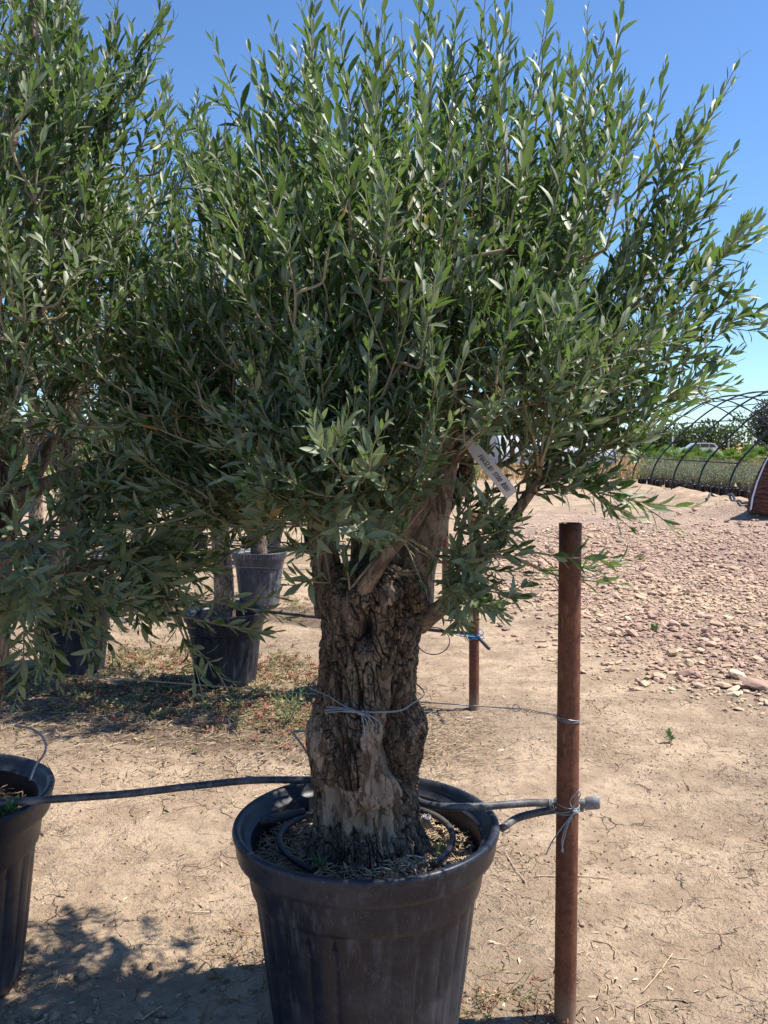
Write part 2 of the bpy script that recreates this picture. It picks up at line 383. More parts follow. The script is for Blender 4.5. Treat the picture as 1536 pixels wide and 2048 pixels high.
# ------------------------------------------------------------------ leaves
def leaf_batch(pos, d, nrm, L, W, curl, var, lod=0):
    """pos,d,nrm (n,3); L,W,curl,var (n). d: direction of the blade, nrm: upper side."""
    if lod == 0: ts = np.array([0, .12, .35, .62, .85, 1.]); ws = np.array([.10, .42, .95, 1., .58, .03])
    elif lod == 1: ts = np.array([0, .3, .68, 1.]); ws = np.array([.12, .9, .92, .04])
    else: ts = np.array([0, .45, 1.]); ws = np.array([.15, 1.1, .06])
    d = d/(np.linalg.norm(d, axis=1)[:, None]+1e-9)
    nrm = nrm - d*np.sum(nrm*d, 1)[:, None]; nrm = nrm/(np.linalg.norm(nrm, axis=1)[:, None]+1e-9)
    s = np.cross(d, nrm); n = len(pos); m = len(ts)
    cen = pos[:, None]+d[:, None]*(ts[None, :, None]*L[:, None, None]) - nrm[:, None]*((curl*L)[:, None]*ts[None]**2)[..., None]
    hw = (.5*W)[:, None]*ws[None]
    lift = (hw*.32)[..., None]*nrm[:, None]
    a = cen+s[:, None]*hw[..., None]+lift; b = cen-s[:, None]*hw[..., None]+lift
    if lod == 2:
        v = np.stack([a, b], 2).reshape(-1, 3)
        q = np.concatenate([np.array([[2*k, 2*k+1, 2*k+3, 2*k+2]]) for k in range(m-1)]); per = 2*m
    else:
        v = np.stack([a, cen, b], 2).reshape(-1, 3)
        q = np.concatenate([np.array([[3*k, 3*k+1, 3*k+4, 3*k+3], [3*k+1, 3*k+2, 3*k+5, 3*k+4]]) for k in range(m-1)]); per = 3*m
    f = (q[None]+(np.arange(n)*per)[:, None, None]).reshape(-1, 4)
    return v, f, np.repeat(var, per)
class Leaves:
    def __init__(s): s.rows = []
    def add(s, pos, d, nrm, L, W, curl, var): s.rows.append((pos, d, nrm, L, W, curl, var))
    def count(s): return sum(len(r[0]) for r in s.rows)
    def build(s, name, mat, parent=None, lod=0, keepfn=None):
        c = [np.concatenate([r[k] for r in s.rows]) for k in range(7)]
        if keepfn is not None: kk = keepfn(c[0], c[1]/np.linalg.norm(c[1], axis=1)[:, None], c[3]); c = [q[kk] for q in c]
        v, f, a = leaf_batch(*c, lod=lod)
        return mesh_obj(name, v, [f], mat, parent, {'var': a})
def unit(v): return v/(np.linalg.norm(v)+1e-9)
def shoot_path(base, d, length, bend, n=9, wob=.06, rng=RNG):
    p = [np.array(base, float)]; d = unit(np.array(d, float)); st = length/(n-1)
    for k in range(n-1):
        d = unit(d + np.array([0, 0, bend])*(1.0/(n-1))*2 + rng.normal(0, wob, 3)); p.append(p[-1]+d*st)
    return np.array(p)
def leafy(lv, path, rng, spacing=.021, L0=.062, start=.08, w=.19, bright=.5, spread=1.0):
    seg = np.linalg.norm(np.diff(path, axis=0), axis=1); s = np.concatenate([[0], np.cumsum(seg)]); tot = s[-1]
    k = max(2, int(tot*(1-start)/spacing)); ss = np.linspace(tot*start, tot*.995, k)
    pt = np.stack([np.interp(ss, s, path[:, i]) for i in range(3)], 1)
    t, a, b = frames(path)
    A = np.stack([np.interp(ss, s, a[:, i]) for i in range(3)], 1); T = np.stack([np.interp(ss, s, t[:, i]) for i in range(3)], 1)
    T /= np.linalg.norm(T, axis=1)[:, None]; A -= T*np.sum(A*T, 1)[:, None]; A /= np.linalg.norm(A, axis=1)[:, None]; B = np.cross(T, A)
    fr = ss/tot; ph = rng.uniform(0, 6.28)
    for side in (0, 1):
        th = ph + np.arange(k)*math.pi/2 + side*math.pi + rng.normal(0, .25, k)
        rad = A*np.cos(th)[:, None]+B*np.sin(th)[:, None]
        al = (np.interp(fr, [0, .5, .85, 1], [.95, .66, .45, .25])*spread+rng.normal(0, .14, k)).clip(.1, 1.7)
        d = T*np.cos(al)[:, None]+rad*np.sin(al)[:, None]+np.array([0, 0, .10])
        nr = T*np.sin(al)[:, None]-rad*np.cos(al)[:, None]+rng.normal(0, .36, (k, 3))+np.array([0, 0, .35])
        L = L0*np.interp(fr, [0, .25, .7, 1], [.75, 1.05, 1.0, .5])*rng.uniform(.78, 1.18, k)
        keep = rng.random(k) > .07
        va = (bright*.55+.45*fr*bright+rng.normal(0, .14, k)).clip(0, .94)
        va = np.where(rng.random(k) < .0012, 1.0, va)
        lv.add(pt[keep]+rad[keep]*.0015, d[keep], nr[keep], L[keep], (L*w*rng.uniform(.85, 1.2, k))[keep], rng.normal(.10, .17, k)[keep], va[keep])

def grow_tree(limbs, clumps, origin, seed, L0=.062, spacing=.021, twig_mb=None, side=1.6, bright=.5, wood_r=.0022, leafw=.245):
    """limbs: polylines of the main wood; clumps: dict(c, r(3), n, up, out, len, bend). Returns Leaves, twig MB."""
    rng = np.random.default_rng(seed); lv = Leaves(); mb = twig_mb or MB()
    nodes = [l for l in limbs]; nodes = np.vstack(nodes); nd = [nodes]
    todo = []
    for c in clumps:
        n = c['n'] if seed in (5, 9) else int(c['n']*1.3); q = rng.normal(size=(n, 3)); q /= np.linalg.norm(q, axis=1)[:, None]; q *= (rng.random(n)**.45)[:, None]
        pos = np.array(c['c'])+q*np.array(c['r'])
        for i in range(n):
            if perlin((pos[i:i+1]+seed)*4.6)[0] < -.07+rng.normal(0, .05): continue
            o = pos[i]-origin; d = unit(o)*c.get('out', 1)+q[i]*.45*c.get('out', 1)+np.array([0, 0, c.get('up', .8)])+rng.normal(0, .24, 3)+np.array(c.get('bias', (0, 0, 0)))
            todo.append((np.linalg.norm(o), pos[i], unit(d), rng.uniform(*c.get('len', (.22, .42))), c.get('bend', .25), c.get('L0', L0), c.get('bright', bright)))
    todo.sort(key=lambda x: x[0])
    allp = nodes.copy()
    for dist, p, d, ln, bend, l0, br in todo:
        dd = np.linalg.norm(allp-p, axis=1) + .25*np.maximum(0, np.linalg.norm(allp-origin, axis=1)-dist+.02)*4
        j = int(np.argmin(dd)); a = allp[j]; L = np.linalg.norm(p-a)
        if L > .012:
            t = np.linspace(0, 1, 7)[:, None]; m0 = unit(unit(p-a)+np.array([0, 0, .25]))*L; m1 = d*L*.9
            cur = (2*t**3-3*t**2+1)*a+(t**3-2*t**2+t)*m0+(-2*t**3+3*t**2)*p+(t**3-t**2)*m1
            r1 = wood_r*1.25; r0 = min(.012, wood_r*1.4+L*.012)
            tube(mb, cur, np.linspace(r0, r1, 7), 5, False, rng.uniform(0, .25))
            allp = np.vstack([allp, cur[2:]])
            if L > .12: leafy(lv, cur, rng, spacing*1.7, l0*.9, .3, leafw, br*.6, 1.1)
        path = shoot_path(p, d, ln, bend, 9, .085, rng)
        tube(mb, path, np.linspace(wood_r*1.25, wood_r*.35, 9), 4, False, np.repeat(np.linspace(.2, .9, 9), 4))
        leafy(lv, path, rng, spacing, l0, .04, leafw, br)
        ns = rng.poisson(side)
        for _ in range(ns):
            k = rng.integers(1, 6); T = unit(path[k+1]-path[k]); r = rng.normal(size=3); r = unit(r-T*np.dot(r, T))
            sp = shoot_path(path[k], T*.7+r*.75+np.array([0, 0, .15]), ln*rng.uniform(.28, .6), bend, 6, .06, rng)
            tube(mb, sp, np.linspace(wood_r*.8, wood_r*.3, 6), 3, False, np.repeat(np.linspace(.4, .95, 6), 3))
            leafy(lv, sp, rng, spacing*.95, l0*.88, .08, leafw, br)
    return lv, mb

# ------------------------------------------------------------------ woody bodies with real relief
def wood_body(spine, radii, nth, nz, seed, feat=None, amp=.008, lobe=.05, close_top=True, palefn=None, kscale=1.0):
    sp = catmull(spine, 12); k = np.linspace(0, 1, len(sp)); ki = np.linspace(0, 1, nz)
    p = np.stack([np.interp(ki, k, sp[:, i]) for i in range(3)], 1)
    rad = np.interp(ki, np.linspace(0, 1, len(catmull([(r, 0, 0) for r in radii], 12))), catmull([(r, 0, 0) for r in radii], 12)[:, 0])
    t = np.gradient(p, axis=0); t /= np.linalg.norm(t, axis=1)[:, None]
    ax = np.array([1., 0, 0]); a = ax - t*(t@ax)[:, None]; a /= np.linalg.norm(a, axis=1)[:, None]; b = np.cross(t, a)   # a ~ +x , b ~ +y
    th = np.linspace(-math.pi, math.pi, nth, endpoint=False)
    TH, KI = np.meshgrid(th, ki)
    dirv = np.cos(TH)[..., None]*a[:, None]+np.sin(TH)[..., None]*b[:, None]
    base = p[:, None]+rad[:, None, None]*dirv; fl = base.reshape(-1, 3)
    tw = fl.copy(); tw[:, 0] += .25*(fl[:, 2]); # slow twist of the grain
    s3 = np.array([1, 1, .30])
    lob = fbm(tw*np.array([7, 7, 2.2])+seed, 3)
    n1 = perlin(tw*s3*38*kscale+seed); n2 = perlin(tw*s3*80*kscale+seed+9); n3 = perlin(tw*np.array([1, 1, .5])*150*kscale+seed+3)
    warp = fbm(fl*14+seed, 2)*.6
    rid = 1-np.abs(perlin(tw*s3*30*kscale+seed+40+warp[:, None]))*2.6
    rid = rid.clip(-1, 1)
    crack = sstep(np.abs(perlin(tw*np.array([1, 1, .22])*34*kscale+seed+70+warp[:, None]*.8)), .0, .09)   # 0 in a crack
    crack2 = sstep(np.abs(perlin(tw*np.array([1, 1, .6])*46*kscale+seed+170+warp[:, None])), .0, .08)
    pale = np.zeros(len(fl)) if palefn is None else palefn(TH.ravel(), fl, seed)
    ro = 1-pale*.7
    disp = lob*lobe*rad.mean()*2.2 + ro*amp*(.55*n1+.35*n2+.2*n3+.45*rid) - ro*amp*1.4*(1-crack) - ro*amp*.7*(1-crack2) + pale*amp*.15*n1
    crev = ((1-crack)*1.2+(1-crack2)*.7).clip(0, 1)*ro
    if feat:
        dd, cc = feat(TH.ravel(), fl); disp = disp+dd; crev = np.maximum(crev, cc)
    v = fl + dirv.reshape(-1, 3)*disp[:, None]
    faces = [grid_faces(nth, nz, True)]
    n = len(v)
    if close_top:
        v = np.vstack([v, p[-1]+t[-1]*rad[-1]*.35]); i = np.arange(nth); faces.append(np.stack([(nz-1)*nth+i, (nz-1)*nth+(i+1) % nth, np.full(nth, n)], 1))
        pale = np.append(pale, .5); crev = np.append(crev, .1)
    return v, faces, pale, crev
class WB:
    def __init__(s): s.v, s.f, s.p, s.c, s.n = [], {}, [], [], 0
    def add(s, r):
        v, f, p, c = r
        for x in f: s.f.setdefault(x.shape[1], []).append(x+s.n)
        s.v.append(v); s.p.append(p); s.c.append(c); s.n += len(v)
    def build(s, name, mat, parent):
        return mesh_obj(name, np.concatenate(s.v), [np.concatenate(x) for x in s.f.values()], mat, parent, {'pale': np.concatenate(s.p), 'crev': np.concatenate(s.c)})

# ------------------------------------------------------------------ the pots
POT_H, POT_R = .562, .347
def make_pot(name, loc, H, Rr, label, mat, flutes=26, soil=True, group=None, seed=0, res=2):
    root = empty(name, loc, label, 'plant pot', group); s = Rr/.347; hz = H/.562
    def z(a): return a*hz
    prof = [(.232, 0), (.240, .004), (.246, .03), (.262, .16), (.276, .28), (.289, .385), (.2905, .392), (.2915, .397), (.300, .402), (.303, .412), (.309, .455), (.3165, .482), (.3175, .486)]
    def rf(rr, zz, th):
        m = sstep(zz/hz, .03, .07)*(1-sstep(zz/hz, .375, .395))
        a = (th*flutes/(2*math.pi)) % 1.0
        groove = np.exp(-((a-.5)/.07)**2)
        return rr*(1+m*(.006*np.cos((a-.5)*2*math.pi)*-1 - .010*groove))
    mb = MB(); lathe(mb, [(r*s, z(h)) for r, h in prof], n=flutes*14 if res == 2 else flutes*6, rfun=rf)
    # inner wall + base plate
    lathe(mb, [(.30*s, z(.525)), (.292*s, z(.44)), (.285*s, z(.36)), (.0, z(.36))], n=96)
    body = mb.build('body', mat, root)
    rim = [(.3165, .484), (.328, .486), (.334, .492), (.3375, .505), (.3405, .530), (.3455, .545), (.347, .552), (.3455, .559), (.341, .562), (.334, .5625), (.328, .560), (.323, .553), (.318, .540), (.310, .530), (.300, .525)]
    mb = MB()
    def wob(rr, zz, th): return rr*(1+.004*np.sin(2*th+seed)+.0025*np.sin(5*th+1+seed))
    lathe(mb, [(r*s, z(h)) for r, h in rim], n=160, rfun=wob); mb.build('rim', mat, root)
    if soil:
        n, m = 90, 26; rr = np.linspace(0, .293*s, m); th = np.linspace(0, 2*math.pi, n, endpoint=False)
        TH, RR = np.meshgrid(th, rr); x = RR*np.cos(TH); y = RR*np.sin(TH)
        q = np.stack([x.ravel(), y.ravel(), np.full(x.size, seed+.5)], 1)
        zz = z(.462)+.016*fbm(q*9, 4, .6)+.03*np.exp(-(RR.ravel()/.17/s)**2)*1.0
        v = np.stack([x.ravel(), y.ravel(), zz], 1)
        mesh_obj('soil', v, [grid_faces(n, m, True)], M_SOIL, root, {'var': np.full(len(v), .3)})
    return root
def soil_mat():
    t = NT('potting_soil'); p = t.obj(); n1 = t.noise(p, 30, 6, .7); n2 = t.noise(p, 7, 4)
    c = t.mix(t.rng(n1, .35, .65), (.05, .034, .024), (.20, .135, .085)); c = t.mix(t.rng(n2, .5, .65), c, (.32, .21, .13))
    t.bsdf(c, .95, .15, 0, t.bump(n1, .9, .02)); return t.m
M_SOIL = soil_mat()
MAIN = np.array([PZ(731, 1660, POT_H)[0], 2.362, 0.0])
MAIN[0] = -.047
def sticks(mb, n, fx, L=(.015, .06), r=(.0006, .0018), rng=RNG, lift=.004, curve=.15):
    """fx(rng)->(x,y,z) ; little flat-lying stalks"""
    for i in range(n):
        x, y, z = fx(rng); a = rng.uniform(0, 6.28); l = rng.uniform(*L); t = np.linspace(-.5, .5, 4)
        c = rng.normal(0, curve)*l
        pts = np.stack([x+np.cos(a)*t*l-np.sin(a)*c*(t*t*4), y+np.sin(a)*t*l+np.cos(a)*c*(t*t*4), z+lift+rng.uniform(0, lift)+t*rng.normal(0, .15)*l], 1)
        tube(mb, pts, rng.uniform(*r), 4, False, rng.beta(2, 1.6))
# dry leaf flakes lying about
def flakes(n, fx, rng, L=(.012, .04), w=.22, var=(.2, 1), flat=.25):
    pos = np.array([fx(rng) for _ in range(n)]); a = rng.uniform(0, 6.28, n)
    d = np.stack([np.cos(a), np.sin(a), rng.normal(0, flat, n)], 1); nr = np.stack([rng.normal(0, flat*1.4, n), rng.normal(0, flat*1.4, n), np.ones(n)], 1)
    Ls = rng.uniform(*L, n); pos[:, 2] += .003
    return leaf_batch(pos, d, nr, Ls, Ls*w, rng.normal(0, .25, n), rng.uniform(*var, n), 1)

# main pot ------------------------------------------------------------
main_pot = make_pot('plant_pot', tuple(MAIN), POT_H, POT_R, 'large black ribbed plastic pot in the foreground holding the thick gnarled trunk', M_POT, seed=1)
def soil_pt(c, H, Rr, zo=0, rin=.0, rout=.285):
    def f(rng):
        a = rng.uniform(0, 6.28); r = math.sqrt(rng.uniform(rin**2, rout**2))*Rr/.347
        return (c[0]+r*math.cos(a), c[1]+r*math.sin(a), c[2]+.468*H/.562+.02*math.exp(-(r/.2)**2)+zo)
    return f
rg = np.random.default_rng(21)
mb = MB(); sticks(mb, 1500, soil_pt((0, 0, 0), POT_H, POT_R, .003, .10), (.012, .055), (.0006, .0019), rg, .007)
v, f, a = flakes(500, soil_pt((0, 0, 0), POT_H, POT_R, .004, .10), rg); mb.add(v, [f], a)
for _ in range(500):      # the heap of dry bark crumbs at the right foot of the trunk
    q = rg.normal(0, 1, 3)*np.array([.045, .035, .012]); l = rg.uniform(.01, .03); d = unit(rg.normal(0, 1, 3)*np.array([1, 1, .4]))
    c0 = np.array([.095, -.11, .492])+q; tube(mb, np.array([c0-d*l/2, c0+d*l/2]), rg.uniform(.001, .0028), 4, True, rg.uniform(.5, 1))
tag(mb.build('mulch', M_STRAW, main_pot), kind='stuff')

# left foreground pot, only its right edge is in the picture
LP = np.array([-1.297, 2.547, 0.0])
left_pot = make_pot('plant_pot', tuple(LP), POT_H, POT_R, 'black ribbed plastic pot cut off by the left edge, nearest the camera on that side', M_POT, seed=4)
mb = MB(); sticks(mb, 500, soil_pt((0, 0, 0), POT_H, POT_R, .003), (.012, .055), (.0006, .0019), rg, .007); tag(mb.build('mulch', M_STRAW, left_pot), kind='stuff')

# ------------------------------------------------------------------ main olive tree
tree = empty('olive_tree', (MAIN[0], MAIN[1], .45), 'thick gnarled olive tree in the centre foreground, twine tied round its trunk', 'olive tree')
def W2(o, root):  # meshes are built in world space, then hung under their thing
    o.parent = root; o.location = -Vector(root.location); return o
def tr(v): return CAMH-2.24*math.tan(math.atan((v-1024)/F)+PITCH)
def tx(u, v): return P(u, v, 2.36)[0]
rows = [(1765, 738, .150), (1735, 738, .140), (1690, 735, .138), (1650, 734, .138), (1600, 734, .143), (1550, 733, .147), (1500, 734, .146), (1470, 735, .143), (1435, 733, .132), (1400, 733, .127), (1340, 735, .128), (1300, 738, .1285), (1240, 745, .132), (1200, 750, .134), (1150, 752, .112)]
spine = [(tx(u, v), 2.36, tr(v)) for v, u, r in rows]; rads = [r*.955 for v, u, r in rows]
C735 = tx(735, 1400)
def blob(TH, fl, th0, u_x, v_z, wx, wz):
    """gaussian on the front of the trunk by x and z"""
    return np.exp(-((fl[:, 0]-u_x)/wx)**2-((fl[:, 2]-v_z)/wz)**2)*(fl[:, 1] < 2.36)
def feat(TH, fl):
    X, Z = fl[:, 0], fl[:, 2]; fr = (fl[:, 1] < 2.36)*1.0
    d = np.zeros(len(fl)); c = np.zeros(len(fl))
    def b(u, v, wu, wv): return np.exp(-((X-tx(u, v))/(wu/770))**2-((Z-tr(v))/(wv/760))**2)*fr
    k = b(735, 1262, 17, 28); d -= .060*k; c = np.maximum(c, .95*sstep(k, .25, .7))
    k = b(735, 1262, 40, 50)-b(735, 1262, 24, 34); d += .012*k.clip(0)
    k = b(817, 1216, 11, 26); d -= .06*k; c = np.maximum(c, 1.0*sstep(k, .25, .7))
    k = b(817, 1216, 30, 45)-b(817, 1216, 16, 30); d += .014*k.clip(0)
    d += .022*b(650, 1500, 40, 60)+.018*b(838, 1480, 30, 55)+.016*b(740, 1480, 30, 60)+.015*b(690, 1210, 40, 40)+.02*b(775, 1190, 30, 30)
    d += .018*b(655, 1720, 40, 50)+.02*b(815, 1715, 35, 60)+.012*b(745, 1600, 50, 30)
    d -= .03*b(730, 1645, 22, 30); c = np.maximum(c, .5*b(730, 1645, 18, 26))
    # deep winding groove right of the middle
    vz = np.interp(Z, [tr(1600), tr(1570), tr(1540), tr(1500), tr(1440), tr(1400), tr(1300), tr(1200)], [835, 822, 792, 782, 795, 800, 800, 790])
    wd = np.interp(Z, [tr(1620), tr(1560), tr(1520), tr(1450), tr(1400), tr(1250)], [6, 18, 26, 22, 11, 8])
    dp = np.interp(Z, [tr(1630), tr(1580), tr(1500), tr(1430), tr(1390), tr(1240)], [0, .026, .045, .032, .018, .01])
    gx_ = np.exp(-((X-(vz-768)/F*2.3)/(wd/770))**2)*fr; d -= dp*gx_; c = np.maximum(c, .8*gx_*sstep(dp, .010, .028))
    # left groove
    vz = np.interp(Z, [tr(1700), tr(1560), tr(1480), tr(1400), tr(1200)], [672, 672, 684, 676, 690])
    gx_ = np.exp(-((X-(vz-768)/F*2.3)/(10/770))**2)*fr; d -= .012*gx_; c = np.maximum(c, .55*gx_)
    for u0, am in ((705, .008), (760, .006), (652, .007)):
        g2 = np.exp(-((X-(u0+14*np.sin(Z*14+u0)-768)/F*2.3)/(6/770))**2)*fr; d -= am*g2; c = np.maximum(c, .3*g2)
    # flare at the foot: buttresses
    ft = sstep(-Z, -.56, -.46); d += ft*.02*(.4+np.cos(5*TH+1.2))
    return d, c
def palefn(TH, fl, seed):
    X, Z = fl[:, 0], fl[:, 2]; fr = (fl[:, 1] < 2.36)*1.0
    def b(u, v, wu, wv): return np.exp(-(np.abs((X-tx(u, v))/(wu/770))**3)-(np.abs((Z-tr(v))/(wv/760))**3))*fr
    q = .35*fbm(fl*np.array([16, 16, 7])+seed, 4, .6)
    s = 1.1*b(750, 1500, 30, 100)+.9*b(770, 1570, 26, 50)+.9*b(645, 1500, 22, 50)+.7*b(690, 1620, 60, 60)+.75*b(775, 1640, 50, 70)+.55*b(700, 1240, 18, 45)+.7*b(776, 1190, 22, 22)+.45*b(730, 1350, 22, 50)+.35*b(820, 1240, 20, 40)
    return sstep(s+q*1.7, .52, .64)*.9
wood = WB()
wood.add(wood_body(spine, rads, 460, 520, 2.0, feat, .0088, .045, True, palefn, 1.5))
limb_specs = [   # (points as (u, v, Y), radii, pale)
    ([(800, 1215, 2.38), (815, 1130, 2.40), (845, 1040, 2.42), (868, 930, 2.44), (885, 830, 2.46), (905, 720, 2.48), (930, 600, 2.5)], [.088, .075, .070, .062, .052, .040, .028], .75),
    ([(668, 1225, 2.38), (655, 1150, 2.38), (642, 1060, 2.38), (640, 960, 2.40), (600, 860, 2.42), (560, 760, 2.45), (520, 650, 2.48)], [.050, .040, .034, .031, .027, .020, .014], .35),
    ([(712, 1222, 2.32), (722, 1195, 2.26), (765, 1120, 2.22), (830, 1040, 2.2), (880, 950, 2.2), (945, 870, 2.22), (995, 790, 2.26), (1010, 700, 2.32), (1030, 560, 2.4)], [.030, .022, .0175, .017, .0165, .0155, .014, .011, .008], .7),
    ([(745, 1200, 2.47), (740, 1080, 2.50), (735, 950, 2.52), (745, 820, 2.52), (760, 680, 2.5), (775, 520, 2.5)], [.065, .052, .042, .035, .025, .015], .4),
    ([(838, 1250, 2.36), (920, 1180, 2.28), (1000, 1070, 2.22), (1060, 985, 2.2), (1105, 920, 2.22), (1150, 830, 2.28)], [.026, .017, .015, .013, .011, .008], .6),
    ([(880, 880, 2.45), (950, 820, 2.42), (1020, 770, 2.4), (1100, 745, 2.4), (1190, 700, 2.42), (1260, 620, 2.45)], [.034, .027, .023, .019, .014, .009], .8),
    ([(690, 690, 2.15), (735, 630, 2.1), (762, 580, 2.08), (776, 525, 2.08)], [.010, .0095, .0085, .007], 1),
    ([(740, 900, 2.5), (715, 790, 2.3), (690, 690, 2.15)], [.018, .013, .010], .8),
    ([(640, 850, 2.35), (560, 790, 2.2), (480, 810, 2.12), (410, 840, 2.08)], [.014, .009, .007, .005], .9),
    ([(996, 795, 2.26), (968, 730, 2.2), (930, 680, 2.1), (870, 610, 2.0), (850, 560, 2.0)], [.010, .008, .007, .005, .004], .7),
    ([(660, 1000, 2.42), (560, 930, 2.5), (440, 850, 2.6), (330, 740, 2.7)], [.026, .020, .014, .009], .4),
    ([(860, 900, 2.5), (900, 800, 2.7), (960, 680, 2.9), (1000, 560, 3.0)], [.04, .03, .02, .012], .4),
    ([(880, 1010, 2.48), (925, 960, 2.5), (935, 915, 2.5)], [.034, .026, .016], 0),   # broken stub
]
limb_nodes = []
for i, (pts, rr, pl) in enumerate(limb_specs):
    w3 = [P(*q) for q in pts]; big = max(rr) > .03
    wood.add(wood_body(w3, rr, 90 if big else 28, 150 if big else 60, 11.0+i*3, None, .0055 if big else .0012, .04, True,
                       (lambda TH, fl, s, pl=pl: np.clip(pl+.5*fbm(fl*9+s, 3), 0, 1)), 1.0 if big else 1.6))
    c = catmull(w3, 8); limb_nodes.append(c[len(c)//3:])
W2(wood.build('trunk', M_BARK, tree), tree)
ORG = np.array([.02, 2.40, 1.30])
def px(u, v, Y): return P(u, v, Y)
def CL(u, v, Y, rx, ry, rz, n, **k): return dict(c=P(u, v, Y), r=(rx, ry, rz), n=int(n*1.75), **k)
clumps = [
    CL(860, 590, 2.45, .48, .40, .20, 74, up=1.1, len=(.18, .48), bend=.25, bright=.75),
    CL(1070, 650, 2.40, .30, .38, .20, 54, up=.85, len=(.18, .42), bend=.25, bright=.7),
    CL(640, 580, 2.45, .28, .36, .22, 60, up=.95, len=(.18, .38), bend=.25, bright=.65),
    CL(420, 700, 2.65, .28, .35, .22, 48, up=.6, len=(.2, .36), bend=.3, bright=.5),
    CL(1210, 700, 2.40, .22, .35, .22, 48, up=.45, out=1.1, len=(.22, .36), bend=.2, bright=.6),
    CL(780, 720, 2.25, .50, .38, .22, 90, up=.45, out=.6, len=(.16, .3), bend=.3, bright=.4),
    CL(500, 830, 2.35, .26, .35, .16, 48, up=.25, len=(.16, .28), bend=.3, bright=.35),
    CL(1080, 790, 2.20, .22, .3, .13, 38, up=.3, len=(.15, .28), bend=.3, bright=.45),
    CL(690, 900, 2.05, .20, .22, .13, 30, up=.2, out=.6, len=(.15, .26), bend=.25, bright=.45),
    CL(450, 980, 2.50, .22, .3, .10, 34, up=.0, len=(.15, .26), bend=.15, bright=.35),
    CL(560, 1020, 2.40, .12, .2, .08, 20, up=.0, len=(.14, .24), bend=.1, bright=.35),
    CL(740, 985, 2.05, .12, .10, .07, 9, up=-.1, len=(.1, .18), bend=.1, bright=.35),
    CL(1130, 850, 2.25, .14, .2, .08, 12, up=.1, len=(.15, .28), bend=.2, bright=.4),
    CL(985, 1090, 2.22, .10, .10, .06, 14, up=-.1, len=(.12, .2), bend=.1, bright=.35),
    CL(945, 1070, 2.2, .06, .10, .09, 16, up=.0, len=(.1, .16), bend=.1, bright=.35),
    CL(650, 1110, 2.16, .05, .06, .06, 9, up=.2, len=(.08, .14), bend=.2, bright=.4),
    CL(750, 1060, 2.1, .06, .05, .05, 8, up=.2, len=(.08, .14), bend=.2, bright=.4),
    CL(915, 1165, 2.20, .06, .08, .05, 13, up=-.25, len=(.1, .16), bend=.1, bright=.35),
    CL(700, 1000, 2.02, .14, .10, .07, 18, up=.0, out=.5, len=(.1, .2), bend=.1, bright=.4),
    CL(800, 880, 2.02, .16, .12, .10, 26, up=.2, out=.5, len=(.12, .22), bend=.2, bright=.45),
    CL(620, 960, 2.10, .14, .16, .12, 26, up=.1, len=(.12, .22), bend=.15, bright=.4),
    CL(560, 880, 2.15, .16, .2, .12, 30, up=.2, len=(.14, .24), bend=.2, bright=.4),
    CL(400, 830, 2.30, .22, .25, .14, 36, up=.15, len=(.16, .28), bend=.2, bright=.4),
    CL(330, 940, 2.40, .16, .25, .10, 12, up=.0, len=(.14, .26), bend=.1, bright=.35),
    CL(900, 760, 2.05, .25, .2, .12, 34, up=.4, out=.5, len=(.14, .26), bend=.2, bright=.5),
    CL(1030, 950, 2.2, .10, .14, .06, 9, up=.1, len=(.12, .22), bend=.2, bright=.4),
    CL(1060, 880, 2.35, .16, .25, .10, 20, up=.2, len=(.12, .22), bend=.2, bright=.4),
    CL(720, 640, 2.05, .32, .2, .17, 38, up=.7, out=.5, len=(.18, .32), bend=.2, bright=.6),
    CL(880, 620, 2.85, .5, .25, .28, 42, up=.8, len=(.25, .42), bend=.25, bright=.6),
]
lv, tw = grow_tree(limb_nodes, clumps, ORG, 5, L0=.0525, spacing=.0215, side=1.6)
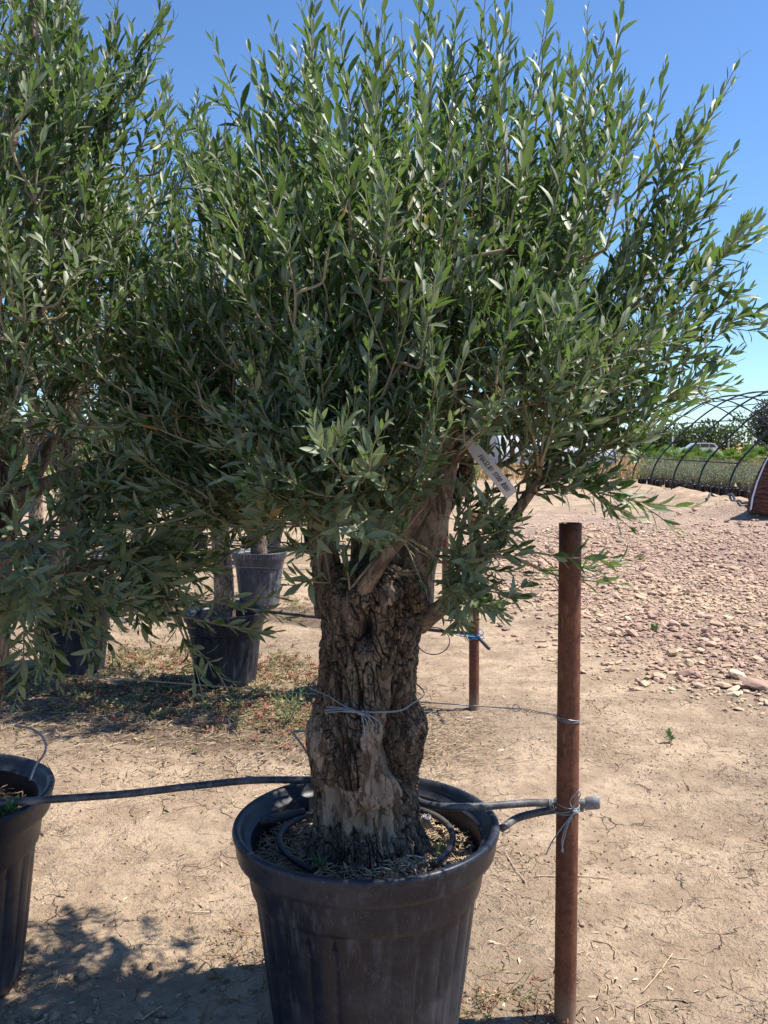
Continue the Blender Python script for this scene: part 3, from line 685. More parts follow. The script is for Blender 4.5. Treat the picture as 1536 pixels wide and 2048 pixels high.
# the long shoots that stand out of the crown, set one by one: base, aim, tip bend
hand = [((1190, 880, 2.25), (1440, 800, 2.2), .12), ((1200, 850, 2.3), (1400, 730, 2.25), .15), ((1180, 900, 2.2), (1330, 840, 2.1), .1), ((1170, 930, 2.2), (1350, 1060, 2.15), .1), ((1090, 1140, 2.45), (1270, 1130, 2.42), .15), ((1150, 880, 2.4), (1290, 900, 2.4), .1), ((1240, 790, 2.3), (1470, 800, 2.25), .2), ((1250, 760, 2.3), (1380, 650, 2.3), .1), ((1230, 720, 2.3), (1500, 420, 2.25), .05), ((1300, 620, 2.35), (1540, 380, 2.4), -.25), ((1270, 560, 2.3), (1440, 100, 2.3), .10), ((1180, 430, 2.35), (1240, -20, 2.35), .1),
        ((1150, 520, 2.3), (1280, 190, 2.25), .1), ((1290, 560, 2.4), (1560, 590, 2.4), -.5), ((1180, 840, 2.1), (1490, 780, 2.1), .15), ((1200, 690, 2.15), (1400, 690, 2.1), .05),
        ((1130, 960, 2.15), (1370, 1050, 2.1), .25), ((1040, 1100, 2.2), (1230, 1120, 2.2), .1), ((1080, 1140, 2.45), (1240, 1185, 2.45), .15), ((1160, 960, 2.3), (1250, 1060, 2.25), -.2), ((940, 1150, 2.2), (1040, 1210, 2.15), .1),
        ((880, 1225, 2.25), (930, 1240, 2.2), -.3), ((660, 1165, 2.3), (590, 1160, 2.25), .35), ((700, 1180, 2.25), (690, 1080, 2.22), .1), ((760, 800, 1.95), (870, 560, 1.9), .15), ((620, 730, 2.0), (640, 400, 1.95), .1),
        ((640, 420, 2.2), (600, 120, 2.2), .1), ((640, 300, 2.25), (620, 0, 2.2), .1), ((760, 330, 2.2), (745, -30, 2.2), .1), ((900, 350, 2.2), (915, -20, 2.2), .05), ((830, 300, 2.3), (840, -60, 2.3), .05), ((980, 330, 2.3), (1020, -30, 2.3), .05), ((1060, 330, 2.3), (1110, -30, 2.3), .05), ((1010, 300, 2.2), (980, 10, 2.2), .05),
        ((520, 560, 2.3), (470, 300, 2.3), .15), ((430, 720, 2.3), (250, 560, 2.25), .2), ((330, 740, 2.3), (110, 600, 2.2), .2), ((760, 560, 1.85), (790, 270, 1.8), .1), ((1082, 905, 1.98), (1108, 745, 1.88), .1), ((1090, 900, 1.98), (1150, 790, 1.9), .1), ((1075, 910, 1.98), (1060, 800, 1.9), .1), ((1085, 915, 1.98), (1120, 830, 1.85), .2),
        ((1010, 500, 2.0), (1060, 260, 1.95), .1), ((700, 470, 1.95), (690, 180, 1.9), .1), ((880, 480, 1.95), (900, 200, 1.9), .1), ((1240, 900, 2.2), (1340, 860, 2.1), .2), ((1200, 1000, 2.2), (1270, 1040, 2.1), .0)]
hr = np.random.default_rng(77)
for k in range(46):      # long whips standing over the crown
    u = 570+k/45*700+hr.uniform(-20, 20); Yk = hr.uniform(2.05, 2.8); fan = (u-880)/400
    v0 = 400+60*abs(fan)+hr.uniform(-60, 60); v1 = v0-hr.uniform(230, 470)+70*max(0, fan)
    hand.append(((u, v0, Yk), (u+fan*hr.uniform(40, 170)+hr.uniform(-25, 25), v1, Yk-.05), hr.uniform(0, .12)))
limb_all = np.vstack(limb_nodes)
for b0, b1, bend in hand:
    a, b = P(*b0), P(*b1); L = np.linalg.norm(b-a)
    d = unit(b-a) - np.array([0, 0, bend*.5])
    path = shoot_path(a, d, L, bend*.9, 11, .03, hr)
    tube(tw, path, np.linspace(.0033, .0009, 11), 5, False, np.repeat(np.linspace(.2, .9, 11), 5))
    leafy(lv, path, hr, .030, .062, .02, .225, .75, .95)
    j = np.argmin(np.linalg.norm(limb_all-a, axis=1)); q = limb_all[j]; t = np.linspace(0, 1, 6)[:, None]
    m = (q+a)/2+np.array([0, 0, .02]); cur = (1-t)**2*q+2*t*(1-t)*m+t*t*a; tube(tw, cur, np.linspace(.006, .0035, 6), 5, False, .1)
    for k in (2, 4, 5):
        if hr.random() < .6:
            T = unit(path[k+1]-path[k]); r = hr.normal(size=3); r = unit(r-T*np.dot(r, T))
            sp = shoot_path(path[k], T+r*.6, L*hr.uniform(.15, .35), .2, 6, .05, hr)
            tube(tw, sp, np.linspace(.0018, .0007, 6), 4, False, .6); leafy(lv, sp, hr, .022, .055, .1, .19, .6)
print('main leaves', lv.count())
# a spray of dead thin roots/straw caught in the fork
for k in range(14):
    a = P(775+hr.uniform(-8, 18), 1132+hr.uniform(-4, 4), 2.26); b = P(825+hr.uniform(-8, 12), 1145+hr.uniform(-8, 10), 2.24)
    tube(tw, catmull([a, (a+b)/2-np.array([0, 0, .008]), b], 4), .0009, 4, False, .0)
def pruned(pos, d, L):
    """leaves picked off round the label, the fork, the trunk and the head of the post, as the grower keeps them clear"""
    bad = np.zeros(len(pos), bool)
    for t_ in (0, .5, 1):
        q = pos+d*(L*t_)[:, None]; Y = q[:, 1]; dz = q[:, 2]-CAMH; dep = Y*CP-dz*SP; U = 768+F*q[:, 0]/dep; V = 1024-F*(Y*SP+dz*CP)/dep
        def seg(a, b, w, y):
            a = np.array(a, float); b = np.array(b, float); ab = b-a; k = (((U-a[0])*ab[0]+(V-a[1])*ab[1])/(ab@ab)).clip(0, 1)
            return (np.hypot(U-a[0]-k*ab[0], V-a[1]-k*ab[1]) < w) & (Y < y)
        bad |= seg((925, 885), (1030, 992), 19, 2.13) | seg((738, 1170), (848, 1040), 12, 2.25) | ((U > 645) & (U < 862) & (V > 1185)) | seg((830, 1130), (850, 1040), 26, 2.4)
        bad |= ((U > 1110) & (U < 1170) & (((V > 1032) & (V < 1092)) | (V > 1150)) & (Y < 2.42)) | (V > 1275)
    return ~bad
W2(tw.build('branches', M_TWIG, tree), tree); W2(lv.build('crown', M_LEAF, tree, 0, pruned), tree)

# ------------------------------------------------------------------ left neighbour
ltree = empty('olive_tree', (LP[0], LP[1], .45), 'large olive tree cut by the left edge, hanging branches with green olives', 'olive tree')
wood = WB(); sp = [(-1.30, 2.55, .40), (-1.27, 2.55, .65), (-1.20, 2.52, .95), (-1.125, 2.5, 1.25), (-1.085, 2.5, 1.5), (-1.11, 2.5, 1.8), (-1.16, 2.52, 2.1)]
wood.add(wood_body(sp, [.17, .16, .145, .11, .095, .07, .045], 200, 300, 31.0, None, .008, .06, True, lambda TH, fl, s: sstep(fbm(fl*7+s, 3), .0, .3)))
lims = [[(-1.10, 2.5, 1.4), (-.98, 2.45, 1.75), (-.80, 2.45, 2.1), (-.70, 2.45, 2.4)], [(-1.12, 2.5, 1.3), (-.95, 2.5, 1.42), (-.75, 2.55, 1.5), (-.6, 2.6, 1.55)],
        [(-1.2, 2.52, 1.0), (-1.0, 2.42, 1.15), (-.86, 2.45, 1.20), (-.74, 2.5, 1.22), (-.62, 2.5, 1.2)], [(-1.1, 2.5, 1.9), (-1.0, 2.5, 2.3), (-.9, 2.5, 2.7)], [(-1.1, 2.5, 1.2), (-1.0, 2.7, 1.5), (-.9, 2.9, 1.9)]]
ln = []
for i, l in enumerate(lims):
    wood.add(wood_body(l, [.032, .022, .015, .008] if len(l) == 4 else [.034, .024, .018, .013, .008][:len(l)], 28, 80, 50.0+i, None, .002, .04, True, lambda TH, fl, s: np.full(len(fl), .6)))
    ln.append(catmull(l, 8))
W2(wood.build('trunk', M_BARK, ltree), ltree)
LO = np.array([-1.15, 2.5, 1.2])
clumps = [
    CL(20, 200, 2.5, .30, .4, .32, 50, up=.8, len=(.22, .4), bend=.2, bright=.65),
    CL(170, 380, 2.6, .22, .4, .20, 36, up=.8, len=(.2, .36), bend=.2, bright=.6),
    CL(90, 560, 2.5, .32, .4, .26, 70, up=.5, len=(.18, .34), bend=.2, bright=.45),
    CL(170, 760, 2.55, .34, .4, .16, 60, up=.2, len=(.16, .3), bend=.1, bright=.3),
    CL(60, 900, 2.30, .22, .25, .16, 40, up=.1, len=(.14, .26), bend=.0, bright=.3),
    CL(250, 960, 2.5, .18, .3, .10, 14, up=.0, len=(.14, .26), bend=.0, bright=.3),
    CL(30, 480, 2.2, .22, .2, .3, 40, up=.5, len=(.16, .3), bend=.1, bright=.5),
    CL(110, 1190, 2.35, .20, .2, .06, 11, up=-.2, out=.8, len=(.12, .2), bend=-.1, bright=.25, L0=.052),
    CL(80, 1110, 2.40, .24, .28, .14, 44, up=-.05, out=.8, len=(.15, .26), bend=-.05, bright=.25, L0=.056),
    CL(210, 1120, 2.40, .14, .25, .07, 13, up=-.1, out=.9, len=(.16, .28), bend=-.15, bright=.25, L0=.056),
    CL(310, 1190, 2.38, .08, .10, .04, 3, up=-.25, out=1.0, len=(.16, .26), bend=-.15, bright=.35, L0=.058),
]
lv, tw = grow_tree(ln, clumps, LO, 9, L0=.052, spacing=.022, side=1.6)
for b0, b1, bend in [((300, 1190, 2.35), (600, 1250, 2.3), -.15), ((330, 1225, 2.35), (560, 1270, 2.3), .1), ((330, 1200, 2.35), (430, 1400, 2.3), -.3), ((380, 1290, 2.33), (470, 1370, 2.3), -.5), ((100, 1170, 2.2), (210, 1330, 2.15), -.3), ((20, 1200, 2.2), (90, 1360, 2.15), -.3),
                     ((150, 420, 2.4), (370, 60, 2.4), .15), ((180, 300, 2.4), (360, -20, 2.4), .1), ((60, 300, 2.3), (130, -60, 2.3), .1), ((230, 480, 2.4), (490, 240, 2.4), .2), ((-20, 1250, 2.3), (40, 1290, 2.3), -.2), ((130, 700, 2.2), (330, 540, 2.15), .2)]:
    a, b = P(*b0), P(*b1); L = np.linalg.norm(b-a); path = shoot_path(a, unit(b-a)-np.array([0, 0, bend*.5]), L, bend, 11, .03, hr)
    tube(tw, path, np.linspace(.003, .0009, 11), 5, False, np.repeat(np.linspace(.1, .7, 11), 5)); leafy(lv, path, hr, .028, .055, .02, .22, .45, 1.0)
    q = np.vstack(ln); q = q[np.argmin(np.linalg.norm(q-a, axis=1))]; t = np.linspace(0, 1, 6)[:, None]
    tube(tw, (1-t)*q+t*a+np.array([0, 0, .02])*t*(1-t)*4, np.linspace(.006, .0032, 6), 5, False, .1)
    for k in (2, 4, 6):
        T = unit(path[k+1]-path[k]); r = hr.normal(size=3); r = unit(r-T*np.dot(r, T)); s_ = shoot_path(path[k], T+r*.6, L*hr.uniform(.15, .35), bend*.5, 6, .05, hr)
        tube(tw, s_, np.linspace(.0018, .0007, 6), 4, False, .6); leafy(lv, s_, hr, .022, .05, .1, .19, .45)
print('left leaves', lv.count())
W2(tw.build('branches', M_TWIG, ltree), ltree); W2(lv.build('crown', M_LEAF, ltree, 0), ltree)
M_OLIVE = plain('green_olive', (.09, .14, .05), .4, 0, .2, 60, .05)
for (u, v, Y) in [(66, 956, 2.2), (72, 968, 2.2), (92, 985, 2.2), (74, 976, 2.19), (98, 998, 2.2), (102, 1011, 2.2), (292, 1218, 2.25), (300, 1228, 2.25), (311, 1206, 2.25), (317, 1222, 2.26), (121, 1168, 2.2), (219, 1098, 2.3), (60, 945, 2.21)]:
    mb = MB(); th = np.linspace(0, math.pi, 9); lathe(mb, np.stack([.0082*np.sin(th), -.0105*np.cos(th)], 1), n=12); c = P(u, v, Y)
    mb2 = MB(); mb2.add(np.concatenate(mb.v)+c, [np.concatenate(x) for x in mb.f.values()])
    tube(mb2, catmull([c+np.array([0, 0, .01]), c+np.array([.003, 0, .022]), c+np.array([.01, .01, .04])], 4), .0007, 4, False)
    W2(mb2.build('olive', M_OLIVE, ltree), ltree)

# ------------------------------------------------------------------ second and further rows: potted olive trees
def bg_tree(x, y, pot_h, pot_r, label, plabel, trunk_r, zc0, ztop, rad, n, seed, potmat=M_POT, lod=1, L0=.062, sp=.024, bright=.5, lean=0, mat=None, potname='plant_pot', side=1.3):
    z0 = gz(x, y)-.004
    make_pot(potname, (x, y, z0), pot_h, pot_r, plabel, potmat, seed=seed, res=1)
    root = empty('olive_tree', (x, y, z0+pot_h*.8), label, 'olive tree')
    rr = np.random.default_rng(seed)
    spn = [(x, y, z0+pot_h*.75), (x+lean*.3, y, (zc0+pot_h)/2), (x+lean, y, zc0+.1), (x+lean*1.2, y, (zc0+ztop)/2), (x+lean*1.2, y, ztop-.5)]
    wd = WB(); wd.add(wood_body(spn, [trunk_r*1.1, trunk_r, trunk_r*.85, trunk_r*.5, trunk_r*.15], 60, 110, seed*1.7, None, .005, .05, True, lambda TH, fl, s: sstep(fbm(fl*6+s, 3), -.2, .15)))
    lm = [catmull(spn, 8)[14:]]
    for k in range(7):
        a = k*2.4+rr.uniform(0, .6); z = zc0+(ztop-zc0)*(.05+.09*k); l = rad*.75
        pts = [(x+lean, y, z), (x+lean+.5*l*math.cos(a), y+.5*l*math.sin(a), z+.22), (x+lean+l*math.cos(a), y+l*math.sin(a), z+.5)]
        wd.add(wood_body(pts, [trunk_r*.45, trunk_r*.28, trunk_r*.12], 14, 30, seed+k, None, .001, .03, True, lambda TH, fl, s: np.full(len(fl), .6))); lm.append(catmull(pts, 6))
    W2(wd.build('trunk', M_BARK, root), root)
    h = ztop-zc0; c = np.array([x+lean, y, zc0])
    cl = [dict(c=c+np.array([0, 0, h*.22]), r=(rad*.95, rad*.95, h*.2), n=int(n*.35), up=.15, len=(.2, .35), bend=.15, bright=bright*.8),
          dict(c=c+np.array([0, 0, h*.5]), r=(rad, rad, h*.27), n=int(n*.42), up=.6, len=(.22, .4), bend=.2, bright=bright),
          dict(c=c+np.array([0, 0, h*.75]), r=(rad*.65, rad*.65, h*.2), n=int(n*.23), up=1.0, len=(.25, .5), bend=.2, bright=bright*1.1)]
    lv, tw = grow_tree(lm, cl, np.array([x, y, zc0-.2]), seed, L0=L0, spacing=sp, side=side, bright=bright, wood_r=.003)
    print(label[:30], lv.count())
    W2(tw.build('branches', M_TWIG, root), root); W2(lv.build('crown', mat or M_LEAF_BG, root, lod), root)
    return root
bg_tree(-1.02, 5.87, .48, .272, 'slim-trunked olive tree in the second row, between the thick trunk and the left tree', 'small black pot in the second row under the slim pale olive trunk', .062, .98, 3.5, .55, 320, 61, lean=-.03, L0=.072)
bg_tree(-2.13, 6.25, .50, .29, 'second-row olive tree at far left, mostly hidden behind hanging branches', 'black pot in the second row at far left behind the hanging branches', .08, .95, 3.6, .75, 240, 62, L0=.072)
bg_tree(-1.20, 8.83, .52, .268, 'third-row olive tree with dark trunk seen through the middle leaves', 'worn blue-grey pot in the third row beside the slim pale trunk', .075, 1.25, 4.1, .75, 260, 63, M_POT2, L0=.075)
bg_tree(-.10, 5.62, .48, .245, 'second-row olive tree hidden directly behind the thick gnarled trunk', 'second-row pot hidden directly behind the thick gnarled trunk', .055, 1.55, 3.1, .55, 200, 69, L0=.072)
bg_tree(-2.45, 9.3, .50, .268, 'third-row olive tree at left hidden behind the left foliage', 'dark pot in the third row seen through the left leaves', .07, 1.2, 4.0, .8, 240, 64, L0=.075)
bg_tree(-3.7, 9.8, .50, .27, 'third-row olive tree furthest to the left', 'third-row pot furthest to the left', .07, 1.3, 4.0, .7, 120, 65, lod=2, L0=.08)
bg_tree(-3.45, 6.7, .50, .27, 'second-row olive tree outside the left leaves', 'second-row pot beyond the left edge', .07, 1.3, 4.0, .7, 110, 66, lod=2, L0=.08)
bg_tree(-2.75, 12.3, .45, .25, 'fourth-row olive tree behind the left crown', 'fourth-row pot behind the left crown', .06, .95, 3.2, .8, 130, 67, lod=2, L0=.08, bright=.8)
bg_tree(-1.55, 12.0, .45, .25, 'fourth-row olive tree left of the slim trunk', 'fourth-row pot left of the slim trunk', .06, .95, 3.2, .8, 130, 68, lod=2, L0=.08, bright=.8)

# bright young shrubs further back, seen as sunny green through the gaps
def shrub(x, y, h, r, n, seed, name, label, cat, mat, L, w=.25, lod=2, group=None, pot=True, W=None):
    z0 = gz(x, y); root = empty(name, (x, y, z0), label, cat, group); rr = np.random.default_rng(seed)
    if pot:
        mb = MB(); lathe(mb, [(0, 0), (.10, 0), (.125, .20), (.135, .205), (.135, .225), (.12, .225), (.115, .19), (0, .19)], n=24); mb.build('pot', M_POT, root)
    zb = .2 if pot else 0
    mb = MB(); lvv = Leaves(); ns = max(6, n//30)
    for k in range(ns):
        a = rr.uniform(0, 6.28); s = rr.uniform(.1, 1)**.6; tip = np.array([r*s*math.cos(a), r*s*math.sin(a), zb+(h-zb)*rr.uniform(.45, 1)])
        pa = catmull([(0, 0, zb), tuple(tip*np.array([.45, .45, .5])+np.array([0, 0, zb*.4])), tuple(tip)], 5)
        tube(mb, pa, np.linspace(.006, .002, len(pa)), 4, False, .3)
        leafy(lvv, pa, rr, max(.02, (h*1.0)/(n/ns/2)), L, .25, w, .65, 1.1)
    mb.build('stems', M_TWIG, root); lvv.build('foliage', mat, root, lod); return root
k = 0; ORD = ['first', 'second', 'third', 'fourth', 'fifth', 'sixth', 'seventh', 'eighth', 'ninth']
for ri, (rname, row_) in enumerate([('front', [(-4.4, 13.5), (-3.5, 13.2), (-2.7, 13.5), (-1.9, 13.0), (-1.05, 13.4), (-.25, 13.7)]), ('middle', [(-4.8, 17), (-3.2, 17), (-1.6, 17), (0.1, 17.5)]), ('back', [(1.2, 21.5), (2.2, 24)])]):
    for i_, (x, y) in enumerate(row_):
        h = 2.1 if ri < 2 else 1.3; r = .8 if ri < 2 else .5
        shrub(x, y, h, r, 2600 if ri < 2 else 900, 100+k, 'leafy_shrub', 'bright green shrub behind the olive rows, %s from the left in the %s row' % (ORD[i_], rname), 'shrub', M_GREEN, .12, .3, 2, 'bright green shrubs in the rear rows'); k += 1
s0 = shrub(1.62, 13.5, .8, .22, 260, 130, 'leafy_shrub', 'small upright green plant behind the price label, in the open dirt', 'shrub', M_GREEN, .09, .22, 1, None, False)

# ------------------------------------------------------------------ posts
def post(x, y, label, H=1.346, r=.0292, lean=(0, 0)):
    root = empty('metal_post', (x, y, gz(x, y)-.02), label, 'post', 'rusty steel posts at the row ends')
    mb = MB(); n = 40; th = np.linspace(0, 2*math.pi, n, endpoint=False)
    zs = [0, .3, .6, .9, H-.1, H+.02, H+.02, H-.06]; rs = [r, r, r, r, r, r, r-.003, r-.003]
    lathe(mb, list(zip(rs, zs)), n=n, rfun=lambda rr, zz, t: rr*(1+.006*np.sin(3*t+zz*5)))
    v = np.concatenate(mb.v); v[:, 0] += v[:, 2]*lean[0]; v[:, 1] += v[:, 2]*lean[1]
    mesh_obj('pipe', v, [np.concatenate(x) for x in mb.f.values()], M_RUST, root, {'var': np.full(len(v), .5)})
    bpy.context.view_layer.update(); return root
b1 = PZ(1130, 2038, 0.0); t1 = P(1141, 1047, b1[1])
LX = (t1[0]-b1[0])/1.346
post(b1[0], b1[1], 'tall rusty steel post right of the big pot, nearest the camera', lean=(LX, 0))
b2 = PZ(948, 1422, 0.0); post(b2[0], b2[1], 'rusty post with blue twine standing in the second row', lean=(-.006, 0), H=1.15)
b3 = PZ(890, 1228, 0.0); post(b3[0], b3[1], 'distant rusty post behind the thick trunk in the third row', H=1.1)
def wire_thing(name, pts_list, r, mat, label, cat, n=6, part=None, smooth=8, group=None):
    mb = MB()
    for q in pts_list: tube(mb, catmull(q, smooth), r, n)
    o = mb.build(name, mat); tag(o, label, cat, group); return o
# wire of the first row
def pc(z): return np.array([b1[0]+LX*z, b1[1], z])
zw = P(1115, 1432, b1[1])[2]
w_r = P(1035, 1418, 2.375); w_t = P(838, 1404, 2.40); w_l = P(640, 1389, 2.43)
pw = pc(zw)
wl = [P(-60, 1338, 2.72), P(20, 1342, 2.68), P(300, 1362, 2.56), tuple(w_l), P(740, 1398, 2.52), tuple(w_t), P(940, 1411, 2.39), tuple(w_r)]
mb = MB(); tube(mb, catmull(wl, 8), .0016, 6)
# twisted joint
t = np.linspace(0, 1, 60); a0, a1 = w_r, np.array([pw[0]-.03, pw[1]-.005, pw[2]+.003])
for ph in (0, math.pi):
    q = a0[None]*(1-t)[:, None]+a1[None]*t[:, None]; amp = np.where(t < .5, .004, .0022)
    q[:, 2] += amp*np.sin(t*34+ph); q[:, 1] += amp*np.cos(t*34+ph); tube(mb, q, .0010, 5)
lp = w_r+np.array([-.004, -.002, .003]); th = np.linspace(0, 2*math.pi, 18); tube(mb, np.stack([lp[0]+.009*np.cos(th), lp[1]+.003*np.sin(th), lp[2]+.0085*np.sin(th)], 1), .0011, 5)
tube(mb, catmull([tuple(w_r+np.array([.025, 0, 0])), tuple(w_r+np.array([.022, -.004, -.012])), tuple(w_r+np.array([.027, -.006, -.017]))], 4), .001, 5)
for k in range(3):
    th = np.linspace(0, 2*math.pi, 40); rr = .0305; z = pw[2]-.004-k*.0032
    tube(mb, np.stack([pw[0]+rr*np.cos(th), pw[1]+rr*np.sin(th), z+.004*np.cos(th+2.6)+.0012*np.sin(2*th+k)], 1), .0013, 5, False)
tag(mb.build('fence_wire', M_WIRE), 'thin grey wire running past the thick trunk and twisted round the nearest post', 'wire')
# row 2 wire
q2 = [(-4.5, 6.95, .80), (-2.1, 6.2, .78), (-1.0, 5.8, .77), (.1, 5.45, .78), (b2[0], b2[1], .80)]
wire_thing('fence_wire', [q2], .0018, M_WIRE, 'thin wire stretched along the second row of pots to the twine-tied post', 'wire')
# twine round the trunk with a bow
def on_trunk(u, v, off=.012):
    """front surface of the trunk at this spot"""
    p = P(u, v, 2.24); xc = tx(735, v); rad = .131; dx = p[0]-xc
    return np.array([p[0], 2.36-math.sqrt(max(0, (rad+off)**2-dx*dx)), p[2]])
mb = MB(); kn = on_trunk(722, 1418, .02)
for dz, rr in ((0, .0012), (.0020, .0010)):
    pts = [on_trunk(u, v, .014)+np.array([0, 0, dz]) for u, v in ((652, 1418), (690, 1414), (722, 1418), (760, 1420), (800, 1422), (825, 1415))]
    xs = [tuple(q) for q in pts]
    xs += [(tx(735, 1400)+.147, 2.36, pts[-1][2]+.004), (tx(735, 1400)+.09, 2.49, pts[-1][2]+.01), (tx(735, 1400)-.09, 2.49, pts[0][2]+.03), (tx(735, 1400)-.149, 2.36, pts[0][2]+.025), tuple(on_trunk(652, 1393, .014)), tuple(on_trunk(688, 1408, .014)), tuple(kn)]
    tube(mb, catmull(xs, 6), rr, 6)
for dz in (0, -.004): 
    tube(mb, catmull([kn, on_trunk(690, 1414, .02)+np.array([0, 0, dz]), on_trunk(655, 1419, .02)+np.array([0, -.004, dz*2]), on_trunk(652, 1424, .016), on_trunk(690, 1419, .018), kn], 6), .0014, 5)
for e in ((750, 1445), (729, 1478), (737, 1452), (757, 1436)):
    tube(mb, catmull([kn, (kn+on_trunk(*e, .02))/2+np.array([.004, -.006, .004]), on_trunk(*e, .02)], 6), .0014, 5)
for s_ in (0, 1): tube(mb, kn+np.array([[-.006, 0, -.004], [0, -.006, .001], [.006, -.002, .004]])*(1 if s_ else -1)*np.array([1, 1, -1 if s_ else 1]), .0034, 6)
tag(mb.build('twine_tie', M_TWINE), 'grey plastic twine tied in a bow round the thick gnarled trunk', 'twine')

# ------------------------------------------------------------------ hoses
mb = MB(); z = .580
hl = [PZ(-120, 1612, .57), PZ(30, 1604, .572), PZ(100, 1599, z), PZ(250, 1588, z), PZ(380, 1573, z), PZ(500, 1561, z), PZ(600, 1560, z), np.array([-.10, 2.60, z]), np.array([.02, 2.56, z]), PZ(850, 1608, z), PZ(940, 1614, z), PZ(1060, 1617, z), PZ(1110, 1616, z), PZ(1160, 1613, z+.001), PZ(1172, 1612, z+.001)]
hl = [np.array(q, float) for q in hl]
for q in hl[-4:]: q[1] = max(q[1], b1[1]+.045)
hp = catmull(hl, 8); tube(mb, hp, .0105, 14)
end = hl[-1]
f2 = [end+np.array([-.002, .004, -.016]), end+np.array([-.06, .004, -.019]), end+np.array([-.12, .003, -.028]), end+np.array([-.18, 0, -.043]), PZ(1003, 1657, .528)]
mb2 = MB(); tube(mb2, catmull(f2, 8), .0105, 14)
hose = mb.build('irrigation_hose', M_HOSE); tag(hose, 'grey-black irrigation hose resting across both foreground pots and folded behind the nearest post', 'hose')
h2 = mb2.build('folded_end', M_HOSE, hose)
mb = MB(); e0 = end+np.array([-.022, .002, -.006])
lathe(mb, [(.0, 0), (.012, 0), (.0135, .004), (.0135, .018), (.0125, .022), (.0175, .026), (.019, .060), (.0175, .064), (.014, .060), (0, .052)], n=24)
v = np.concatenate(mb.v); v = np.stack([v[:, 2]+e0[0], v[:, 0]*.62+e0[1], v[:, 1]*1.0+e0[2]+.10*(v[:, 2])], 1)
mesh_obj('end_clamp', v, [np.concatenate(x) for x in mb.f.values()], plain('grey_clamp', (.22, .22, .23), .5, 0, .35, 40, .2), hose)
# tie at the post
mb = MB(); tz = P(1130, 1622, b1[1]-.03)[2]; tc = pc(tz)
for k in range(3):
    th = np.linspace(0, 2*math.pi, 48); rr = .0312
    tube(mb, np.stack([tc[0]+rr*1.03*np.cos(th), tc[1]+.006+(rr+.004)*np.sin(th), tc[2]+(-.006, .008, -.012)[k]+(.009, -.006, .004)[k]*np.cos(th+.4)], 1), .0015, 6, False)
kn = tc+np.array([.012, -.033, .0])
def pp(u, v): return P(u, v, b1[1]-.036)
for c in ([kn, pp(1140, 1605), pp(1150, 1588), pp(1158, 1582), pp(1160, 1592), pp(1148, 1610), kn], [kn, pp(1133, 1650), pp(1124, 1680), pp(1126, 1705)], [kn, pp(1128, 1650), pp(1105, 1682), pp(1092, 1709)], [kn, pp(1136, 1650), pp(1127, 1680), pp(1123, 1704)]):
    tube(mb, catmull(c, 8), .0017, 6)
for dz in (-.004, .004): tube(mb, np.array([kn+[-.006, -.001, dz], kn+[.0, -.005, 0], kn+[.007, -.001, -dz]]), .0028, 6)
for k in range(3):
    th = np.linspace(0, 2*math.pi, 24); c = PZ(1106, 1616, z); c[1] = b1[1]+.042
    tube(mb, np.stack([c[0]+.002*np.sin(th*2)+k*.004-.004, c[1]+.0135*np.cos(th), c[2]-.004+.015*np.sin(th)], 1), .0014, 5, False)
tag(mb.build('twine_tie', M_TWINE), 'grey string tying the hose to the nearest rusty post, loop and loose ends', 'twine')

# ring of drip hose lying in the pot
ring = MB(); cx, cy = MAIN[0], MAIN[1]; zr = .512
th = np.linspace(R(-42), R(236), 60); rr = .228+.006*np.sin(3*th)
pts = np.stack([cx+rr*np.cos(th), cy+rr*np.sin(th), zr+.004*np.sin(2*th)], 1); tube(ring, pts, .0088, 12)
ro = ring.build('drip_hose', M_HOSE_D); tag(ro, 'ring of black drip hose lying on the soil round the foot of the thick trunk', 'hose')
for (u, v) in ((853, 1645), (893, 1742)):
    c = PZ(u, v, zr+.004); mb = MB(); lathe(mb, [(0, -.012), (.010, -.012), (.010, .006), (.0125, .008), (.0125, .018), (.0095, .018), (.009, .010), (0, .009)], c, 20)
    for q in range(6):
        a = q*math.pi/3; box(mb, (c[0]+.0105*math.cos(a)-.0015, c[1]+.0105*math.sin(a)-.0015, c[2]+.016), (c[0]+.0105*math.cos(a)+.0015, c[1]+.0105*math.sin(a)+.0015, c[2]+.021))
    mb.build('dripper', plain('dripper_plastic', (.20, .20, .21), .5, 0, .4, 80, .2) if v < 1700 else M_HOSE_D, ro)
ca = PZ(508, 1648, .515); cb = PZ(608, 1622, .522); mb = MB(); t = np.linspace(0, 1, 12)[:, None]
tube(mb, ca*(1-t)+cb*t, [.009, .0125, .0135, .015, .0165, .0125, .0115, .0140, .0125, .0095, .0095, .009], 16); mb.build('coupling', M_HOSE_D, ro)
# thin tubes
M_TUBE = plain('grey_tube', (.30, .28, .27), .5, 0, .3, 60, .2)
wire_thing('thin_tube', [[PZ(640, 1540, .57)+np.array([0, .02, 0]), P(622, 1518, 2.52), P(604, 1490, 2.52), P(587, 1466, 2.52), P(600, 1463, 2.53), P(625, 1464, 2.56), P(650, 1470, 2.6)]], .0034, M_TUBE, 'thin bent grey tube sticking out left of the thick trunk above the big pot', 'tube')
wire_thing('thin_tube', [[P(30, 1452, 2.62), P(60, 1457, 2.62), P(82, 1470, 2.61), P(92, 1492, 2.6), P(86, 1512, 2.6), P(72, 1530, 2.6), P(60, 1560, 2.55)]], .0034, M_TUBE, 'thin curved grey tube rising from the pot at the left edge', 'tube')
